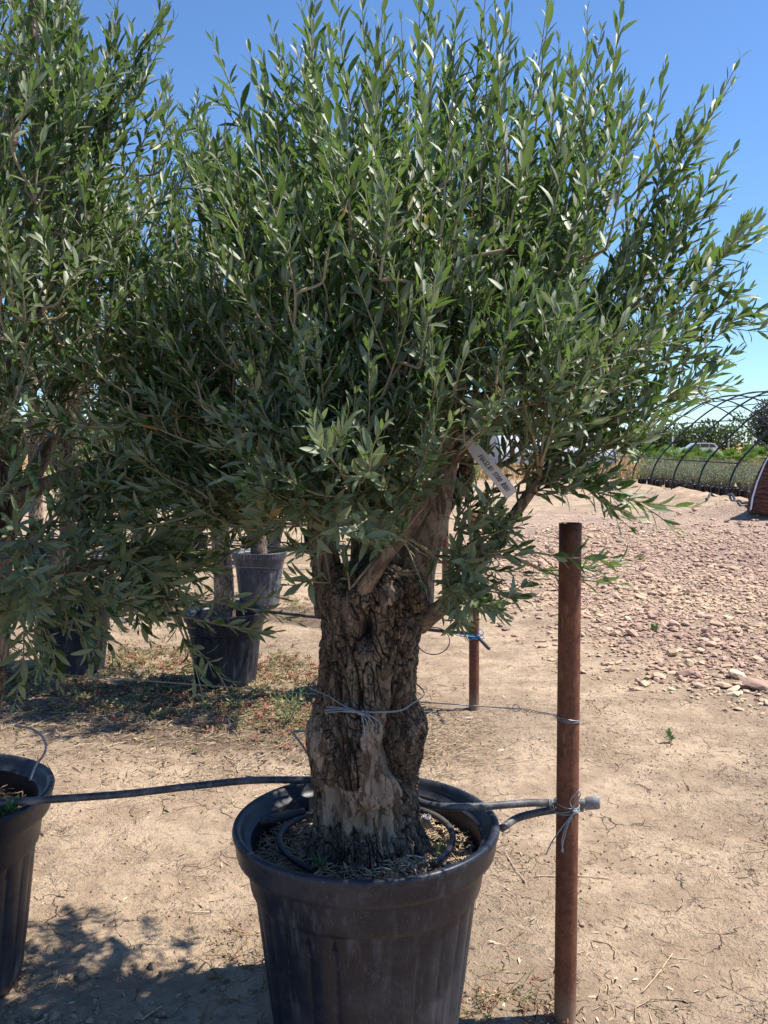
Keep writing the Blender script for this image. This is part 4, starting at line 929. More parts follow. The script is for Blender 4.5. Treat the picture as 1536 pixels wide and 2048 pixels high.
# row two and three hoses
wire_thing('irrigation_hose', [[(-4.6, 7.0, .52), (-3.4, 6.7, .53), (-2.13, 6.22, .53), (-1.6, 6.05, .50), (-1.02, 5.85, .50), (-.3, 5.6, .47), PZ(880, 1262, .475), (b2[0]-.01, b2[1]+.045, PZ(945, 1282, .44)[2]), PZ(978, 1297, .42)+np.array([0, 0, 0])]], .0100, M_HOSE_D, 'dark hose of the second row ending at the post with blue twine', 'hose')
wire_thing('irrigation_hose', [[(-5, 10.2, .53), (-3.7, 9.8, .53), (-2.45, 9.3, .53), (-1.2, 8.85, .55), (-.3, 8.55, .50), (b3[0], b3[1]+.05, .46)]], .0105, M_HOSE_D, 'black hose laid over the third row of pots', 'hose')
wire_thing('irrigation_hose', [[(-6, 13.1, .25), (-2.75, 12.3, .26), (-1.55, 12.0, .26), (.4, 11.6, .2)]], .012, M_HOSE_D, 'black hose of the fourth row far behind', 'hose')
c = P(867, 1282, 5.2); th = np.linspace(-2.7, 3.2, 40)
wire_thing('thin_tube', [list(np.stack([c[0]+.092*np.cos(th), np.full(40, 5.2), c[2]+.078*np.sin(th)-.0*th], 1))], .0032, M_HOSE_D, 'thin black tube hanging in a loop in front of the twine-tied post', 'tube', smooth=2)
bt = P(948, 1272, b2[1]); mb = MB()
for k in range(4):
    th = np.linspace(0, 2*math.pi, 30); tube(mb, np.stack([bt[0]+.034*np.cos(th), bt[1]+.036*np.sin(th), bt[2]+.004*k-.006+.010*np.cos(th+k)], 1), .0028, 5, False)
tube(mb, catmull([bt+[-.02, -.03, 0], bt+[-.09, -.035, .008], bt+[-.13, -.03, .03], bt+[-.08, -.035, .018], bt+[0, -.04, .002]], 6), .0026, 5)
tube(mb, catmull([bt+[.02, -.03, 0], bt+[.05, -.035, .02], bt+[.04, -.03, .045], bt+[.02, -.035, .03], bt+[.055, -.035, -.004], bt+[.0, -.04, -.01]], 6), .0026, 5)
tag(mb.build('twine_tie', M_BLUE), 'bright blue twine wound round the second-row rusty post', 'twine')

# ------------------------------------------------------------------ price label with handwriting
A = P(937, 884, 2.10); B = P(1024, 990, 2.10); ax = unit(B-A); Lg = np.linalg.norm(B-A)
upv = unit(np.cross(ax, np.array([0., 1, 0])));
if upv[0] < 0: upv = -upv          # towards upper right: the top of the letters
nr = np.array([0, -1., 0]); hw = .0150
def lab(s, h, off=0.0): # s along, h across
    return A+ax*s+upv*h+nr*off+np.array([0, -1., 0])*(.012*math.sin(s/Lg*math.pi))
mb = MB(); n = 24; ss = np.linspace(.0, Lg, n); vs = []
for off in (0, -.0012):
    for s in ss:
        w = hw*(1 if s > .035 else .72+.28*(s/.035))
        vs += [lab(s, -w, off), lab(s, 0, off), lab(s, w, off)]
vs = np.array(vs); m3 = grid_faces(3, n); mb.add(vs, [m3, m3[:, ::-1]+3*n])
ed = [[(3*j, 3*j+3, 3*n+3*j+3, 3*n+3*j) for j in range(n-1)], [(3*j+2, 3*n+3*j+2, 3*n+3*j+5, 3*j+5) for j in range(n-1)]]
mb.add(vs, ed)
M_TAG = plain('label_plastic', (.52, .47, .47), .5, 0, .04, 30, .05)
lroot = empty('price_label', tuple(A), 'pale hand-written label strip hanging from the branch right of the thick trunk', 'label')
W2(mb.build('strip', M_TAG, lroot), lroot)
mb = MB(); wp = []                        # loop of the strap round the branch
lc = P(925, 893, 2.165)
th = np.linspace(-.6, 2*math.pi-.6, 26); vs = []
brd = unit(P(945, 870, 2.22)-P(880, 950, 2.2)); sd2 = unit(np.cross(brd, np.array([0, 1., 0])))
lc = P(934, 884, 2.215)
for t_ in th:
    o = lc+sd2*.024*math.cos(t_)+np.array([0, 1, 0])*.024*math.sin(t_)
    vs += [o-brd*.0115, o+brd*.0115]
mb.add(vs, [grid_faces(2, len(th))]); W2(mb.build('strap', M_TAG, lroot), lroot)
GL = {'M': [[(0, 0), (.1, 1), (.45, .35), (.8, 1), (.9, 0)]], 'A': [[(0, 0), (.4, 1), (.75, 0)], [(.12, .4), (.66, .4)]], 'S': [[(.7, .95), (.25, .95), (.1, .7), (.35, .5), (.6, .35), (.5, .05), (0, .05)]],
      'L': [[(.1, 1), (0, 0), (.55, .05)]], 'I': [[(.1, 1), (.05, 0)]], 'N': [[(0, 0), (.1, 1), (.6, 0), (.7, 1)]], '1': [[(0, .7), (.25, 1), (.15, 0)]], '2': [[(0, .8), (.25, 1), (.55, .8), (.1, .05), (.6, .05)]],
      '0': [[(.3, 1), (.02, .6), (.1, .05), (.45, .1), (.55, .6), (.3, 1)]], 'R': [[(0, 0), (.1, 1)], [(.1, 1), (.5, .95), (.5, .6), (.08, .5), (.6, 0)]], 'O': [[(.3, 1), (.02, .6), (.1, .05), (.45, .1), (.55, .6), (.3, 1)]]}
mb = MB(); s = Lg*.25; hgt = .0115
for ch in 'MASLIN 1200 RON':
    if ch == ' ': s += .0065; continue
    wmax = 0
    for st in GL[ch]:
        pts = [lab(s+(x*.0085+y*.0022), (y-.5)*hgt, .0012) for x, y in st]; wmax = max(wmax, max(x for x, y in st))
        tube(mb, np.array(pts), .00085, 5)
    s += wmax*.0082+.0023
W2(mb.build('handwriting', plain('marker_ink', (.02, .02, .025), .5, 0, .1, 30, 0), lroot), lroot)

# ------------------------------------------------------------------ stones and litter
ICO_V = None
def ico():
    p = (1+5**.5)/2; v = np.array([(-1, p, 0), (1, p, 0), (-1, -p, 0), (1, -p, 0), (0, -1, p), (0, 1, p), (0, -1, -p), (0, 1, -p), (p, 0, -1), (p, 0, 1), (-p, 0, -1), (-p, 0, 1)], float)
    v /= np.linalg.norm(v[0])
    f = np.array([(0, 11, 5), (0, 5, 1), (0, 1, 7), (0, 7, 10), (0, 10, 11), (1, 5, 9), (5, 11, 4), (11, 10, 2), (10, 7, 6), (7, 1, 8), (3, 9, 4), (3, 4, 2), (3, 2, 6), (3, 6, 8), (3, 8, 9), (4, 9, 5), (2, 4, 11), (6, 2, 10), (8, 6, 7), (9, 8, 1)])
    return v, f
IV, IF = ico()
def rocks(mb, pos, size, rng, flat=(.3, .7), sink=.25, var=None):
    n = len(pos); s = np.stack([rng.uniform(.7, 1.35, n), rng.uniform(.6, 1.0, n), rng.uniform(flat[0], flat[1], n)], 1)*size[:, None]*.5
    v = IV[None]*rng.uniform(.72, 1.18, (n, 12, 1)) + rng.normal(0, .10, (n, 12, 3))
    v = v*s[:, None]
    a = rng.uniform(0, 6.28, n); tl = rng.normal(0, .22, n)
    x = v[..., 0]*np.cos(a)[:, None]-v[..., 1]*np.sin(a)[:, None]; y = v[..., 0]*np.sin(a)[:, None]+v[..., 1]*np.cos(a)[:, None]
    zz = v[..., 2]+x*tl[:, None]
    v = np.stack([x, y, zz], 2)+pos[:, None]; v[..., 2] += (s[:, 2]*(1-sink))[:, None]
    va = rng.random(n) if var is None else var
    mb.add(v.reshape(-1, 3), [(IF[None]+(np.arange(n)*12)[:, None, None]).reshape(-1, 3)], np.repeat(va, 12))
gr = np.random.default_rng(50)
def gravel_density(x, y):
    """stony tip: dense to the right and behind, ragged towards the path"""
    ex = np.interp(y, [4.9, 5.3, 6, 7.5, 9, 12, 16, 21], [2.75, 2.25, 1.65, 1.30, 1.05, 1.35, 2.2, 4.2])
    n = fbm(np.stack([x*1.1, y*.8, 0*x], 1), 3)*.8
    return sstep(x-ex+n*.6, -.55, 1.1)*(1-.9*sstep(y+n*1.5, 14.5, 18.5))
N = 78000
yy = 4.7+gr.random(N)**1.25*16.5; xx = gr.uniform(.6, 1, N)*0+gr.random(N)*(yy*.46+1.2)+.6
dn = gravel_density(xx, yy); keep = gr.random(N) < dn*np.clip(10.5/yy, .35, 1)*.62; xx, yy = xx[keep], yy[keep]
sz = np.exp(gr.normal(math.log(.035), .5, len(xx))).clip(.012, .13)*np.interp(yy, [5, 10, 20], [.85, 1.0, 1.35])
pos = np.stack([xx, yy, ground_h(xx, yy)], 1)
va = np.clip(.5+.55*fbm(np.stack([xx*.5, yy*.35, 0*xx+3], 1), 3)+gr.normal(0, .2, len(xx)), 0, 1)
va = np.where((yy > 7) & (yy < 14), va*.75, va)
mb = MB(); rocks(mb, pos, sz, gr, (.22, .55), var=va); print('gravel', len(xx))
tag(mb.build('gravel', M_STONE, smooth=False), 'spread of broken pinkish and tan stones on the dirt at right', 'gravel', kind='stuff')
# separate larger stones one can point at
st = [(1263, 1270, .052, (1.1, 1.4), 'upright egg-shaped tan stone standing alone on the dirt left of the stone spread', .8), (1218, 1262, .075, (.4, .6), 'flat wedge stone just left of the upright egg-shaped stone', .7), (1260, 1300, .055, (.25, .35), 'small dark flat stone below the upright egg-shaped stone', .1),
      (1378, 1335, .085, (.7, .9), 'pointed tan stone at the ragged front edge of the stone spread', .75), (1344, 1348, .10, (.2, .3), 'long flat slab stone left of the pointed tan stone', .6), (1473, 1358, .15, (.45, .6), 'broad pale block stone near the right edge', .85), (1358, 1376, .075, (.2, .3), 'dark brown flat chip lying on bare dirt below the slab stones', .02),
      (1465, 1382, .11, (.2, .3), 'thin pale slab just under the broad pale block', .9), (1518, 1383, .20, (.3, .4), 'long pinkish slab stone at the very right edge', .12), (1255, 1240, .075, (.6, .8), 'rounded tan stone left of the dense stones, above the egg-shaped one', .9), (1412, 1268, .10, (.6, .8), 'reddish rounded stone in the middle of the stone spread', .05),
      (1080, 1158, .10, (.5, .7), 'tan stone on the dirt left of the nearest post', .8), (1349, 1252, .12, (.5, .7), 'brown angular stone beside a small green weed among the stones', .3), (1376, 1190, .07, (.9, 1.2), 'dark grey upright stone in the pink stones', .1), (940, 1440, .05, (.3, .4), 'flat cream stone on the dirt by the foot of the second-row post', .97),
      (1000, 1508, .055, (.25, .35), 'flat cream stone half sunk in the open dirt between the trunk and the nearest post', .97), (1165, 1852, .026, (.7, .9), 'small dark pebble just right of the nearest post', .15)]
for u, v, s_, fl, lb, va in st:
    c = PZ(u, v, 0); c[2] = gz(c[0], c[1]); mb = MB()
    iv = IV; m = MB(); rocks(m, np.zeros((1, 3)), np.array([s_]), gr, fl, .35, np.array([va]))
    vv = np.concatenate(m.v); ff = IF
    # one subdivision with jitter for a fuller shape
    edge = {}; nv = list(vv); nf = []
    def mid(a, b):
        k = (min(a, b), max(a, b))
        if k not in edge: edge[k] = len(nv); nv.append((nv[a]+nv[b])/2*1.0+gr.normal(0, s_*.018, 3)+(nv[a]+nv[b]-2*vv.mean(0))*.05)
        return edge[k]
    for a, b, c_ in ff:
        x, y, z_ = mid(a, b), mid(b, c_), mid(c_, a); nf += [(a, x, z_), (x, b, y), (z_, y, c_), (x, y, z_)]
    o = mesh_obj('stone', np.array(nv), [np.array(nf)], M_STONE, None, {'var': np.full(len(nv), va)}, False); o.location = c; tag(o, lb, 'stone', 'stones lying on the dirt')
# litter on the ground
def gpt(x0, x1, y0, y1, pw=1.0):
    def f(r):
        x = r.uniform(x0, x1); y = y0+(y1-y0)*r.random()**pw; return (x, y, 0)
    return f
lr = np.random.default_rng(88)
def patch_pts(n, fx, thr=.0, sc=1.4):
    q = np.array([fx(lr) for _ in range(n)]); k = fbm(np.stack([q[:, 0]*sc, q[:, 1]*sc, q[:, 0]*0+8], 1), 3) > thr+lr.normal(0, .12, n); q = q[k]
    q[:, 2] = ground_h(q[:, 0], q[:, 1]); return q
mb = MB()
for q, (Lr, rr_) in ((patch_pts(4200, gpt(-1.6, 2.3, 2.15, 5.5, 1.2)), ((.008, .05), (.0005, .0014))), (patch_pts(260, gpt(-1.4, 2.0, 2.2, 4.5), -.1), ((.05, .15), (.0008, .002)))):
    it = iter(q); sticks(mb, len(q), lambda r: next(it), Lr, rr_, lr, .002, .2)
q = np.array([(lr.normal(.28, .16), lr.normal(4.75, .30), 0) for _ in range(700)]); q[:, 2] = ground_h(q[:, 0], q[:, 1]); it = iter(q); sticks(mb, len(q), lambda r: next(it), (.02, .10), (.0006, .002), lr, .008, .3)
q = np.array([(lr.uniform(-2.8, .3), lr.normal(4.9, .5), 0) for _ in range(2600)]); q[:, 2] = ground_h(q[:, 0], q[:, 1]); it = iter(q); sticks(mb, len(q), lambda r: next(it), (.02, .10), (.0006, .002), lr, .008, .3)
q = patch_pts(2400, gpt(-1.6, 2.3, 2.15, 5.5, 1.2)); it = iter(q); v, f, a = flakes(len(q), lambda r: next(it), lr, (.010, .035), .25, (.1, 1)); mb.add(v, [f], a)
q = np.array([(lr.uniform(-2.8, .3), lr.normal(4.9, .5), 0) for _ in range(1800)]); q[:, 2] = ground_h(q[:, 0], q[:, 1])+.004; it = iter(q); v, f, a = flakes(len(q), lambda r: next(it), lr, (.02, .05), .25, (.0, .40), .5); mb.add(v, [f], a)
tag(mb.build('straw_litter', M_STRAW), 'dry straw, stalks and fallen leaves scattered over the dirt', 'litter', kind='stuff')
mb = MB(); q = patch_pts(9000, gpt(-1.7, 2.4, 2.12, 6.0, 1.2), .02, 2.0); rocks(mb, q, lr.uniform(.003, .013, len(q))*1.0, lr, (.4, .9))
q = np.array([(lr.normal(-1.1, .36), lr.normal(2.25, .2), 0) for _ in range(1100)]); q = q[q[:, 0] < -.45]; q[:, 2] = ground_h(q[:, 0], q[:, 1]); rocks(mb, q, np.exp(lr.normal(math.log(.011), .5, len(q))).clip(.003, .032), lr, (.5, .9))
tag(mb.build('clods', M_CLOD, smooth=False), 'small clods and grit of broken dry earth', 'earth clods', kind='stuff')
# named single stalks
def stalk(pts, r, lb, col='dry_stalk'):
    q = [PZ(u, v, 0) for u, v in pts]; q = [(a[0], a[1], gz(a[0], a[1])+.006) for a in q]; mb = MB(); tube(mb, catmull(q, 6), r, 6, True, .85); c = np.array(q[0])
    for k in range(2):
        m = catmull(q, 6); s0 = m[len(m)//2+k*2]; tube(mb, np.array([s0, s0+np.array([.03, .02*(1-2*k), .006])]), r*.5, 4, True, .7)
    tag(mb.build('dry_stalk', M_STRAW), lb, 'stalk', 'dry stalks on the dirt')
stalk([(985, 1541), (1030, 1532), (1076, 1525)], .0016, 'pale dry stalk lying between the thick trunk and the nearest post')
stalk([(1070, 1758), (1110, 1758), (1165, 1757), (1222, 1758)], .0021, 'long straight dry stalk passing behind the nearest post')
stalk([(1010, 1710), (1025, 1735), (1052, 1770)], .0018, 'bent brown stalk just right of the big pot rim')
stalk([(1285, 1985), (1315, 1952), (1345, 1910)], .0016, 'slanting pale stalk on the open dirt at lower right')
stalk([(283, 2035), (305, 2020), (322, 2008)], .003, 'short thick stick in the shade at the bottom left of the big pot')
stalk([(372, 1823), (395, 1824), (420, 1822)], .002, 'short pale stick on the dirt left of the big pot')

# ------------------------------------------------------------------ weeds
wr = np.random.default_rng(14)
def weed_cover(n, fx, L=(.012, .03), red=.4, h=.05):
    lvv = Leaves(); mb = MB()
    for _ in range(n):
        x, y = fx(wr); z = gz(x, y); base = wr.random(); col = (wr.uniform(0, .25) if base < red else wr.uniform(.4, .7) if base < .82 else wr.uniform(.8, 1))
        for s_ in range(wr.integers(2, 5)):
            a = wr.uniform(0, 6.28); l = wr.uniform(.03, .10); d = np.array([math.cos(a), math.sin(a), wr.uniform(.1, .8)])
            p = shoot_path((x, y, z), d, l, -.1, 5, .15, wr); tube(mb, p, .0011, 3, False, col*.5)
            k = wr.integers(4, 8); i = wr.integers(1, 5, k); dd = wr.normal(0, 1, (k, 3)); dd[:, 2] = np.abs(dd[:, 2])*.6
            lvv.add(p[i], dd, wr.normal(0, .4, (k, 3))+np.array([0, 0, 1.]), wr.uniform(*L, k), wr.uniform(*L, k)*.38, wr.normal(.1, .1, k), np.clip(col+wr.normal(0, .06, k), 0, .96))
    c = [np.concatenate([r[q] for r in lvv.rows]) for q in range(7)]; v, f, a = leaf_batch(*c, lod=2); mb.add(v, [f], a); return mb
def fw(r):
    if r.random() < .55: x = r.uniform(-2.9, .1); return x, 5.9-.26*(x+1)+r.normal(-.45, .28)
    if r.random() < .7: x = r.uniform(-2.0, .1); return x, 6.2-.26*(x+1)+r.normal(0.1, .3)
    x = r.uniform(-3, .3); return x, 8.8-.26*(x+1)+r.normal(-.1, .35)
mb = weed_cover(1700, fw, (.014, .034), .28)
tag(mb.build('weeds', M_WEED), 'low green and reddish weeds round the feet of the second and third row of pots', 'weeds', kind='stuff')
def fw2(r):
    return (r.normal(-.36, .10), r.normal(2.66, .12)) if r.random() < .6 else (r.normal(.34, .06), r.normal(2.45, .1))
mb = weed_cover(60, fw2, (.008, .017), .25); tag(mb.build('weeds', M_WEED), 'small dry reddish weeds at the foot of the big foreground pot', 'weeds', kind='stuff')
def sprout(name, c, n, h, label, w=.12, sp=.35, mat=M_SPROUT, narrow=True, stem=False, L=None):
    rr = np.random.default_rng(int(abs(c[0])*1e3)+n); lvv = Leaves(); mb = MB()
    if stem:
        for k in range(stem):
            a = rr.uniform(0, 6.28); p = shoot_path((0, 0, 0), (math.cos(a)*sp, math.sin(a)*sp, 1), h*rr.uniform(.6, 1), .1, 7, .05, rr); tube(mb, p, np.linspace(.0016, .0006, 7), 4, False, .8); leafy(lvv, p, rr, h/12, L or h*.25, .1, w, .6, 1.1)
    else:
        a = rr.uniform(0, 6.28, n); d = np.stack([np.cos(a)*sp, np.sin(a)*sp, np.ones(n)], 1)*1.0; Ls = h*rr.uniform(.5, 1, n)
        lvv.add(rr.normal(0, h*.08, (n, 3))*np.array([1, 1, 0]), d, np.stack([-np.cos(a), -np.sin(a), np.full(n, .4)], 1), Ls, Ls*w, rr.uniform(.0, .3, n), rr.uniform(.3, .9, n))
    root = empty(name, tuple(c), label, 'weed'); lvv.build('leaves', mat, root, 0)
    if stem: mb.build('stem', M_TWIG, root)
    return root
sprout('grass_tuft', PZ(640, 1738, .492), 22, .055, 'tuft of green grass on the soil left of the trunk foot inside the big pot', .07, .5)
sprout('grass_tuft', PZ(876, 1712, .492), 6, .05, 'small green sprout between trunk and drip hose in the big pot', .16, .3)
sprout('grass_tuft', PZ(852, 1752, .50), 5, .03, 'tiny green sprout by the front rim of the big pot right of the trunk', .16, .3)
g_ = PZ(575, 1452, 0); g_[2] = gz(g_[0], g_[1]); sprout('weed_plant', g_, 0, .30, 'feathery green weed standing left of the thick trunk in the shade', .13, .45, M_SPROUT, stem=9, L=.045)
g_ = PZ(1343, 1488, 0); g_[2] = gz(g_[0], g_[1]); sprout('weed_plant', g_, 0, .075, 'single small green seedling on the bare dirt right of the nearest post', .5, .5, M_SPROUT, stem=2, L=.028)
g_ = PZ(1312, 1262, 0); g_[2] = gz(g_[0], g_[1]); sprout('weed_plant', g_, 0, .07, 'small green weed growing among the loose stones', .3, .9, M_SPROUT, stem=7, L=.03)
sprout('weed_plant', (LP[0]+.24, LP[1]-.06, .47), 0, .14, 'green weed inside the pot at the left edge', .4, .6, M_SPROUT, stem=6, L=.05)

# ------------------------------------------------------------------ hoop house and what stands in it
M_STEEL = plain('dark_steel', (.022, .025, .032), .5, .3, .3, 20, .1)
hx0, hw_, ys = 9.0, 7.4, [24.3+2.35*k for k in range(7)]
def hoop_pts(y):
    q = [(hx0, y, -.1), (hx0+.10, y, .55), (hx0+.30, y, 1.0)]
    for a in np.linspace(.12, 1, 9):
        s = a; q.append((hx0+.30+(hw_/2-.30)*s, y, 1.0+2.25*math.sin(s*math.pi/2)**.92))
    m = [(2*(hx0+hw_/2)-x, yy_, z_) for x, yy_, z_ in q[:-1]][::-1]
    return q+m
hh = empty('hoop_house', (hx0+hw_/2, 24.3, 0), 'black steel hoop house frame without cover, standing over the potted shrubs at right', 'greenhouse frame')
for y in ys:
    mb = MB(); tube(mb, catmull(hoop_pts(y), 4), .028, 8); W2(mb.build('hoop', M_STEEL, hh), hh)
for i in (2, 5, 8, 11, 14, 17, 20):
    hp_ = hoop_pts(0)[i]; mb = MB(); tube(mb, np.array([(hp_[0], ys[0], hp_[2]), (hp_[0], ys[-1], hp_[2])]), .019, 6); W2(mb.build('purlin', M_STEEL, hh), hh)
for s in (0, 1):
    q = hoop_pts(0)
    for j, k in ((0, 1), (1, 0), (4, 5), (5, 4)):
        a, b = (q[3], q[9]) if not s else (q[-4], q[-10]); mb = MB(); tube(mb, np.array([(a[0], ys[j], a[2]), (b[0], ys[k], b[2])]), .015, 6); W2(mb.build('brace', M_STEEL, hh), hh)
proto = []
for k in range(3): proto.append(shrub(0, 0, 1.08, .34, 620, 200+k, 'potted_shrub', 'small grey-green potted shrub in the dense block under the hoop frame', 'potted shrub', M_GREYLEAF, .07, .28, 2, 'potted shrubs under the hoop house'))
i = 0; pr = np.random.default_rng(5)
for r_ in range(5):
    for c_ in range(17):
        x = hx0+.55+r_*.46+pr.normal(0, .04); y = 23.2+c_*.72+pr.normal(0, .05)
        if i < 3: o = proto[i]; o.location = (x, y, gz(x, y))
        else: o = copy_thing(proto[i % 3], (x, y, gz(x, y)), pr.uniform(0, 6.28), pr.uniform(.85, 1.15))
        i += 1
# fan palms
def palm(x, y, seed, first=False):
    rr = np.random.default_rng(seed); z = gz(x, y); root = empty('fan_palm', (x, y, z), 'low bright green fan palm behind the potted shrubs, %s from the left' % ORD[seed-300], 'palm', 'fan palms beyond the potted shrubs')
    mb = MB(); tube(mb, np.array([(0, 0, 0), (0, 0, .35), (0, 0, .5)]), [.16, .14, .06], 10); mb.build('trunk', M_BARK2, root)
    mb = MB()
    for k in range(11):
        a = k*2.4+rr.uniform(-.3, .3); el = rr.uniform(.35, 1.3); pl = rr.uniform(.45, .75)
        d = np.array([math.cos(a)*math.cos(el), math.sin(a)*math.cos(el), math.sin(el)]); b = np.array([0, 0, .45]); e = b+d*pl; tube(mb, np.array([b, (b+e)/2+[0, 0, .02], e]), .010, 4, False, .6)
        sd_ = unit(np.cross(d, [0, 0, 1])); up_ = np.cross(sd_, d)
        n = 15; an = np.linspace(-1.35, 1.35, n)+rr.normal(0, .03, n); dd = d[None]*np.cos(an)[:, None]+sd_[None]*np.sin(an)[:, None]+np.array([0, 0, -.05]); L = rr.uniform(.42, .55)*np.cos(an*.45)
        v, f, aa = leaf_batch(np.repeat(e[None], n, 0), dd, np.repeat(up_[None], n, 0)+rr.normal(0, .1, (n, 3)), L, np.full(n, .075), np.full(n, .18), rr.uniform(.3, .93, n), 1); mb.add(v, [f], aa)
    mb.build('fronds', M_PALM, root); return root
M_BARK2 = plain('palm_trunk_fibre', (.14, .09, .055), .9, 0, .4, 30, .8)
for k, (u, Y) in enumerate([(1288, 40), (1330, 41), (1352, 38), (1378, 39), (1402, 40), (1425, 42), (1463, 40), (1484, 41), (1530, 42)]):
    palm((u-768)/F*Y, Y, 300+k)
# palm trunk at the right edge in its heap of earth
M_RED = None
t = NT('red_brown_fibre'); p = t.obj(); n1 = t.noise(t.mapv(p, (1, 1, 5)), 6, 6, .7)
t.bsdf(t.mix(t.rng(n1, .35, .65), (.06, .025, .02), (.19, .085, .06)), .9, .2, 0, t.bump(n1, .8, .05)); M_RED = t.m
tx0, ty0 = 7.98, 18.6; rt = empty('palm_stump', (tx0, ty0, gz(tx0, ty0)-.1), 'thick ridged red-brown palm trunk standing in a heap of earth at the right edge', 'palm trunk')
mb = MB(); prof = [(0, 0)]; zz = 0
while zz < 1.45: w = .60-.27*zz**1.7+.015*((len(prof)) % 2); prof.append((w, zz)); zz += .045
prof.append((0, zz)); lathe(mb, prof, n=40, rfun=lambda rr, z_, th: rr*(1+.03*np.sin(7*th+z_*3))); mb.build('stem', M_RED, rt, False)
mb = MB(); q = [(-(.60-.27*z_**1.7)-.012, -.06, z_) for z_ in (.05, .3, .6, .95, 1.3)]; vs = []
for k, c in enumerate(q): vs += [(c[0]-.02, c[1], c[2]), (c[0]-.008+.01*(k%2), c[1]-.03, c[2]), (c[0]+.002, c[1]-.045, c[2]+.02)]
mb.add(np.array(vs), [grid_faces(3, 5)]); o = mb.build('plastic_wrap', plain('white_film', (.75, .75, .74), .4, 0, .05, 10, .1), rt)
# covered polytunnel behind
pt = empty('polytunnel', (10.8, 58, 0), 'low grey-white covered polytunnel far behind the label, dark hoops showing', 'polytunnel')
mb = MB(); n = 24; th = np.linspace(0, math.pi, n); L_ = [7.2, 14.6]; vs = []
for x in np.linspace(*L_, 12): vs += [(x, 61-3*math.cos(a), 2.0*math.sin(a)**.8) for a in th]
mb.add(np.array(vs), [grid_faces(n, 12)]); 
for x in L_: mb.add(np.array([(x, 61-3*math.cos(a), 2.0*math.sin(a)**.8) for a in th]+[(x, 61, 0)]), [[(k, k+1, n) for k in range(n-1)]])
W2(mb.build('cover', plain('greyed_film', (.42, .43, .46), .5, 0, .1, 2, .1), pt), pt)
for x in np.linspace(7.3, 14.5, 11):
    mb = MB(); tube(mb, np.array([(x, 61-3.03*math.cos(a), 2.04*math.sin(a)**.8) for a in th]), .05, 6); W2(mb.build('hoop', M_STEEL, pt), pt)
# field posts
M_GPOST = plain('grey_post', (.33, .32, .31), .8, 0, .2, 10, .2)
for k, u in enumerate([1215, 1265, 1300, 1343, 1455, 1503]):
    Y = 62; x = (u-768)/F*Y; mb = MB(); tube(mb, np.array([(0, 0, -.1), (0, 0, 1.0), (0, 0, 1.95)]), .055, 8); o = mb.build('field_post', M_GPOST); o.location = (x, Y, gz(x, Y)); tag(o, 'thin grey post in the dry field before the tree line, %s from the left' % ORD[k], 'post', 'grey posts in the dry field')
# shrubs of the tree line
def far_wood(name, x0, x1, y0, y1, h0, h1, n, seed, mat, label, kind='stuff', blob_r=2.4):
    rr = np.random.default_rng(seed); P_, D_, N_, L_, W_, V_ = [], [], [], [], [], []
    for _ in range(n):
        x = rr.uniform(x0, x1); y = rr.uniform(y0, y1); h = rr.uniform(h0, h1)*(1+.25*math.sin(x*.13)); r = blob_r*rr.uniform(.6, 1.2)
        m = 420; q = rr.normal(size=(m, 3)); q /= np.linalg.norm(q, axis=1)[:, None]; q *= (rr.random(m)**.3)[:, None]; pz = np.array([x, y, h*.5])+q*np.array([r, r, h*.5])
        P_.append(pz); D_.append(q+rr.normal(0, .7, (m, 3))); N_.append(q+np.array([0, 0, .8])+rr.normal(0, .5, (m, 3))); L_.append(rr.uniform(.25, .55, m)); V_.append(np.clip(rr.uniform(0, .9)+rr.normal(0, .12, m), 0, .94))
    P_, D_, N_, L_, V_ = map(np.concatenate, (P_, D_, N_, L_, V_))
    v, f, a = leaf_batch(P_, D_, N_, L_, L_*.7, np.zeros(len(L_)), V_, 2); o = mesh_obj(name, v, [f], mat, None, {'var': a}); return o
M_WOOD = leaf_mat('wood_leaf', (.035, .075, .02), (.10, .17, .045), (.06, .10, .035), .15, .6)
M_DARKW = leaf_mat('dark_tree_leaf', (.015, .032, .018), (.03, .055, .03), (.03, .05, .03), .1, .6)
o = far_wood('tree_line', -70, 130, 124, 138, 3.8, 5.6, 190, 1, M_WOOD, ''); tag(o, 'far belt of green trees closing the dry field along the horizon', 'tree line', kind='stuff')
for k, (u, Y, h, r) in enumerate([(1560, 112, 7.2, 3.4), (985, 100, 4.6, 4.5)]):
    x = (u-768)/F*Y; root = empty('broadleaf_tree', (x, Y, 0), ['tall dark round tree at the right end of the tree line', 'round green tree on the horizon behind the price label'][k], 'tree')
    mb = MB(); tube(mb, np.array([(0, 0, -.2), (0, 0, h*.3), (0, 0, h*.6)]), [.3, .22, .1], 8); mb.build('trunk', M_BARK2, root)
    rr = np.random.default_rng(400+k); n = 5200; q = rr.normal(size=(n, 3)); q /= np.linalg.norm(q, axis=1)[:, None]; lum = 1+.28*perlin(q*2.2+k*9); q = q*(rr.random(n)**.35)[:, None]*lum[:, None]
    v, f, a = leaf_batch(np.array([0, 0, h*.56])+q*np.array([r, r, h*.44]), q+rr.normal(0, .7, (n, 3)), q+np.array([0, 0, .6])+rr.normal(0, .5, (n, 3)), rr.uniform(.22, .45, n), rr.uniform(.16, .3, n), np.zeros(n), rr.uniform(0, .9, n), 2)
    mesh_obj('crown', v, [f], M_DARKW if k == 0 else M_WOOD, root, {'var': a})
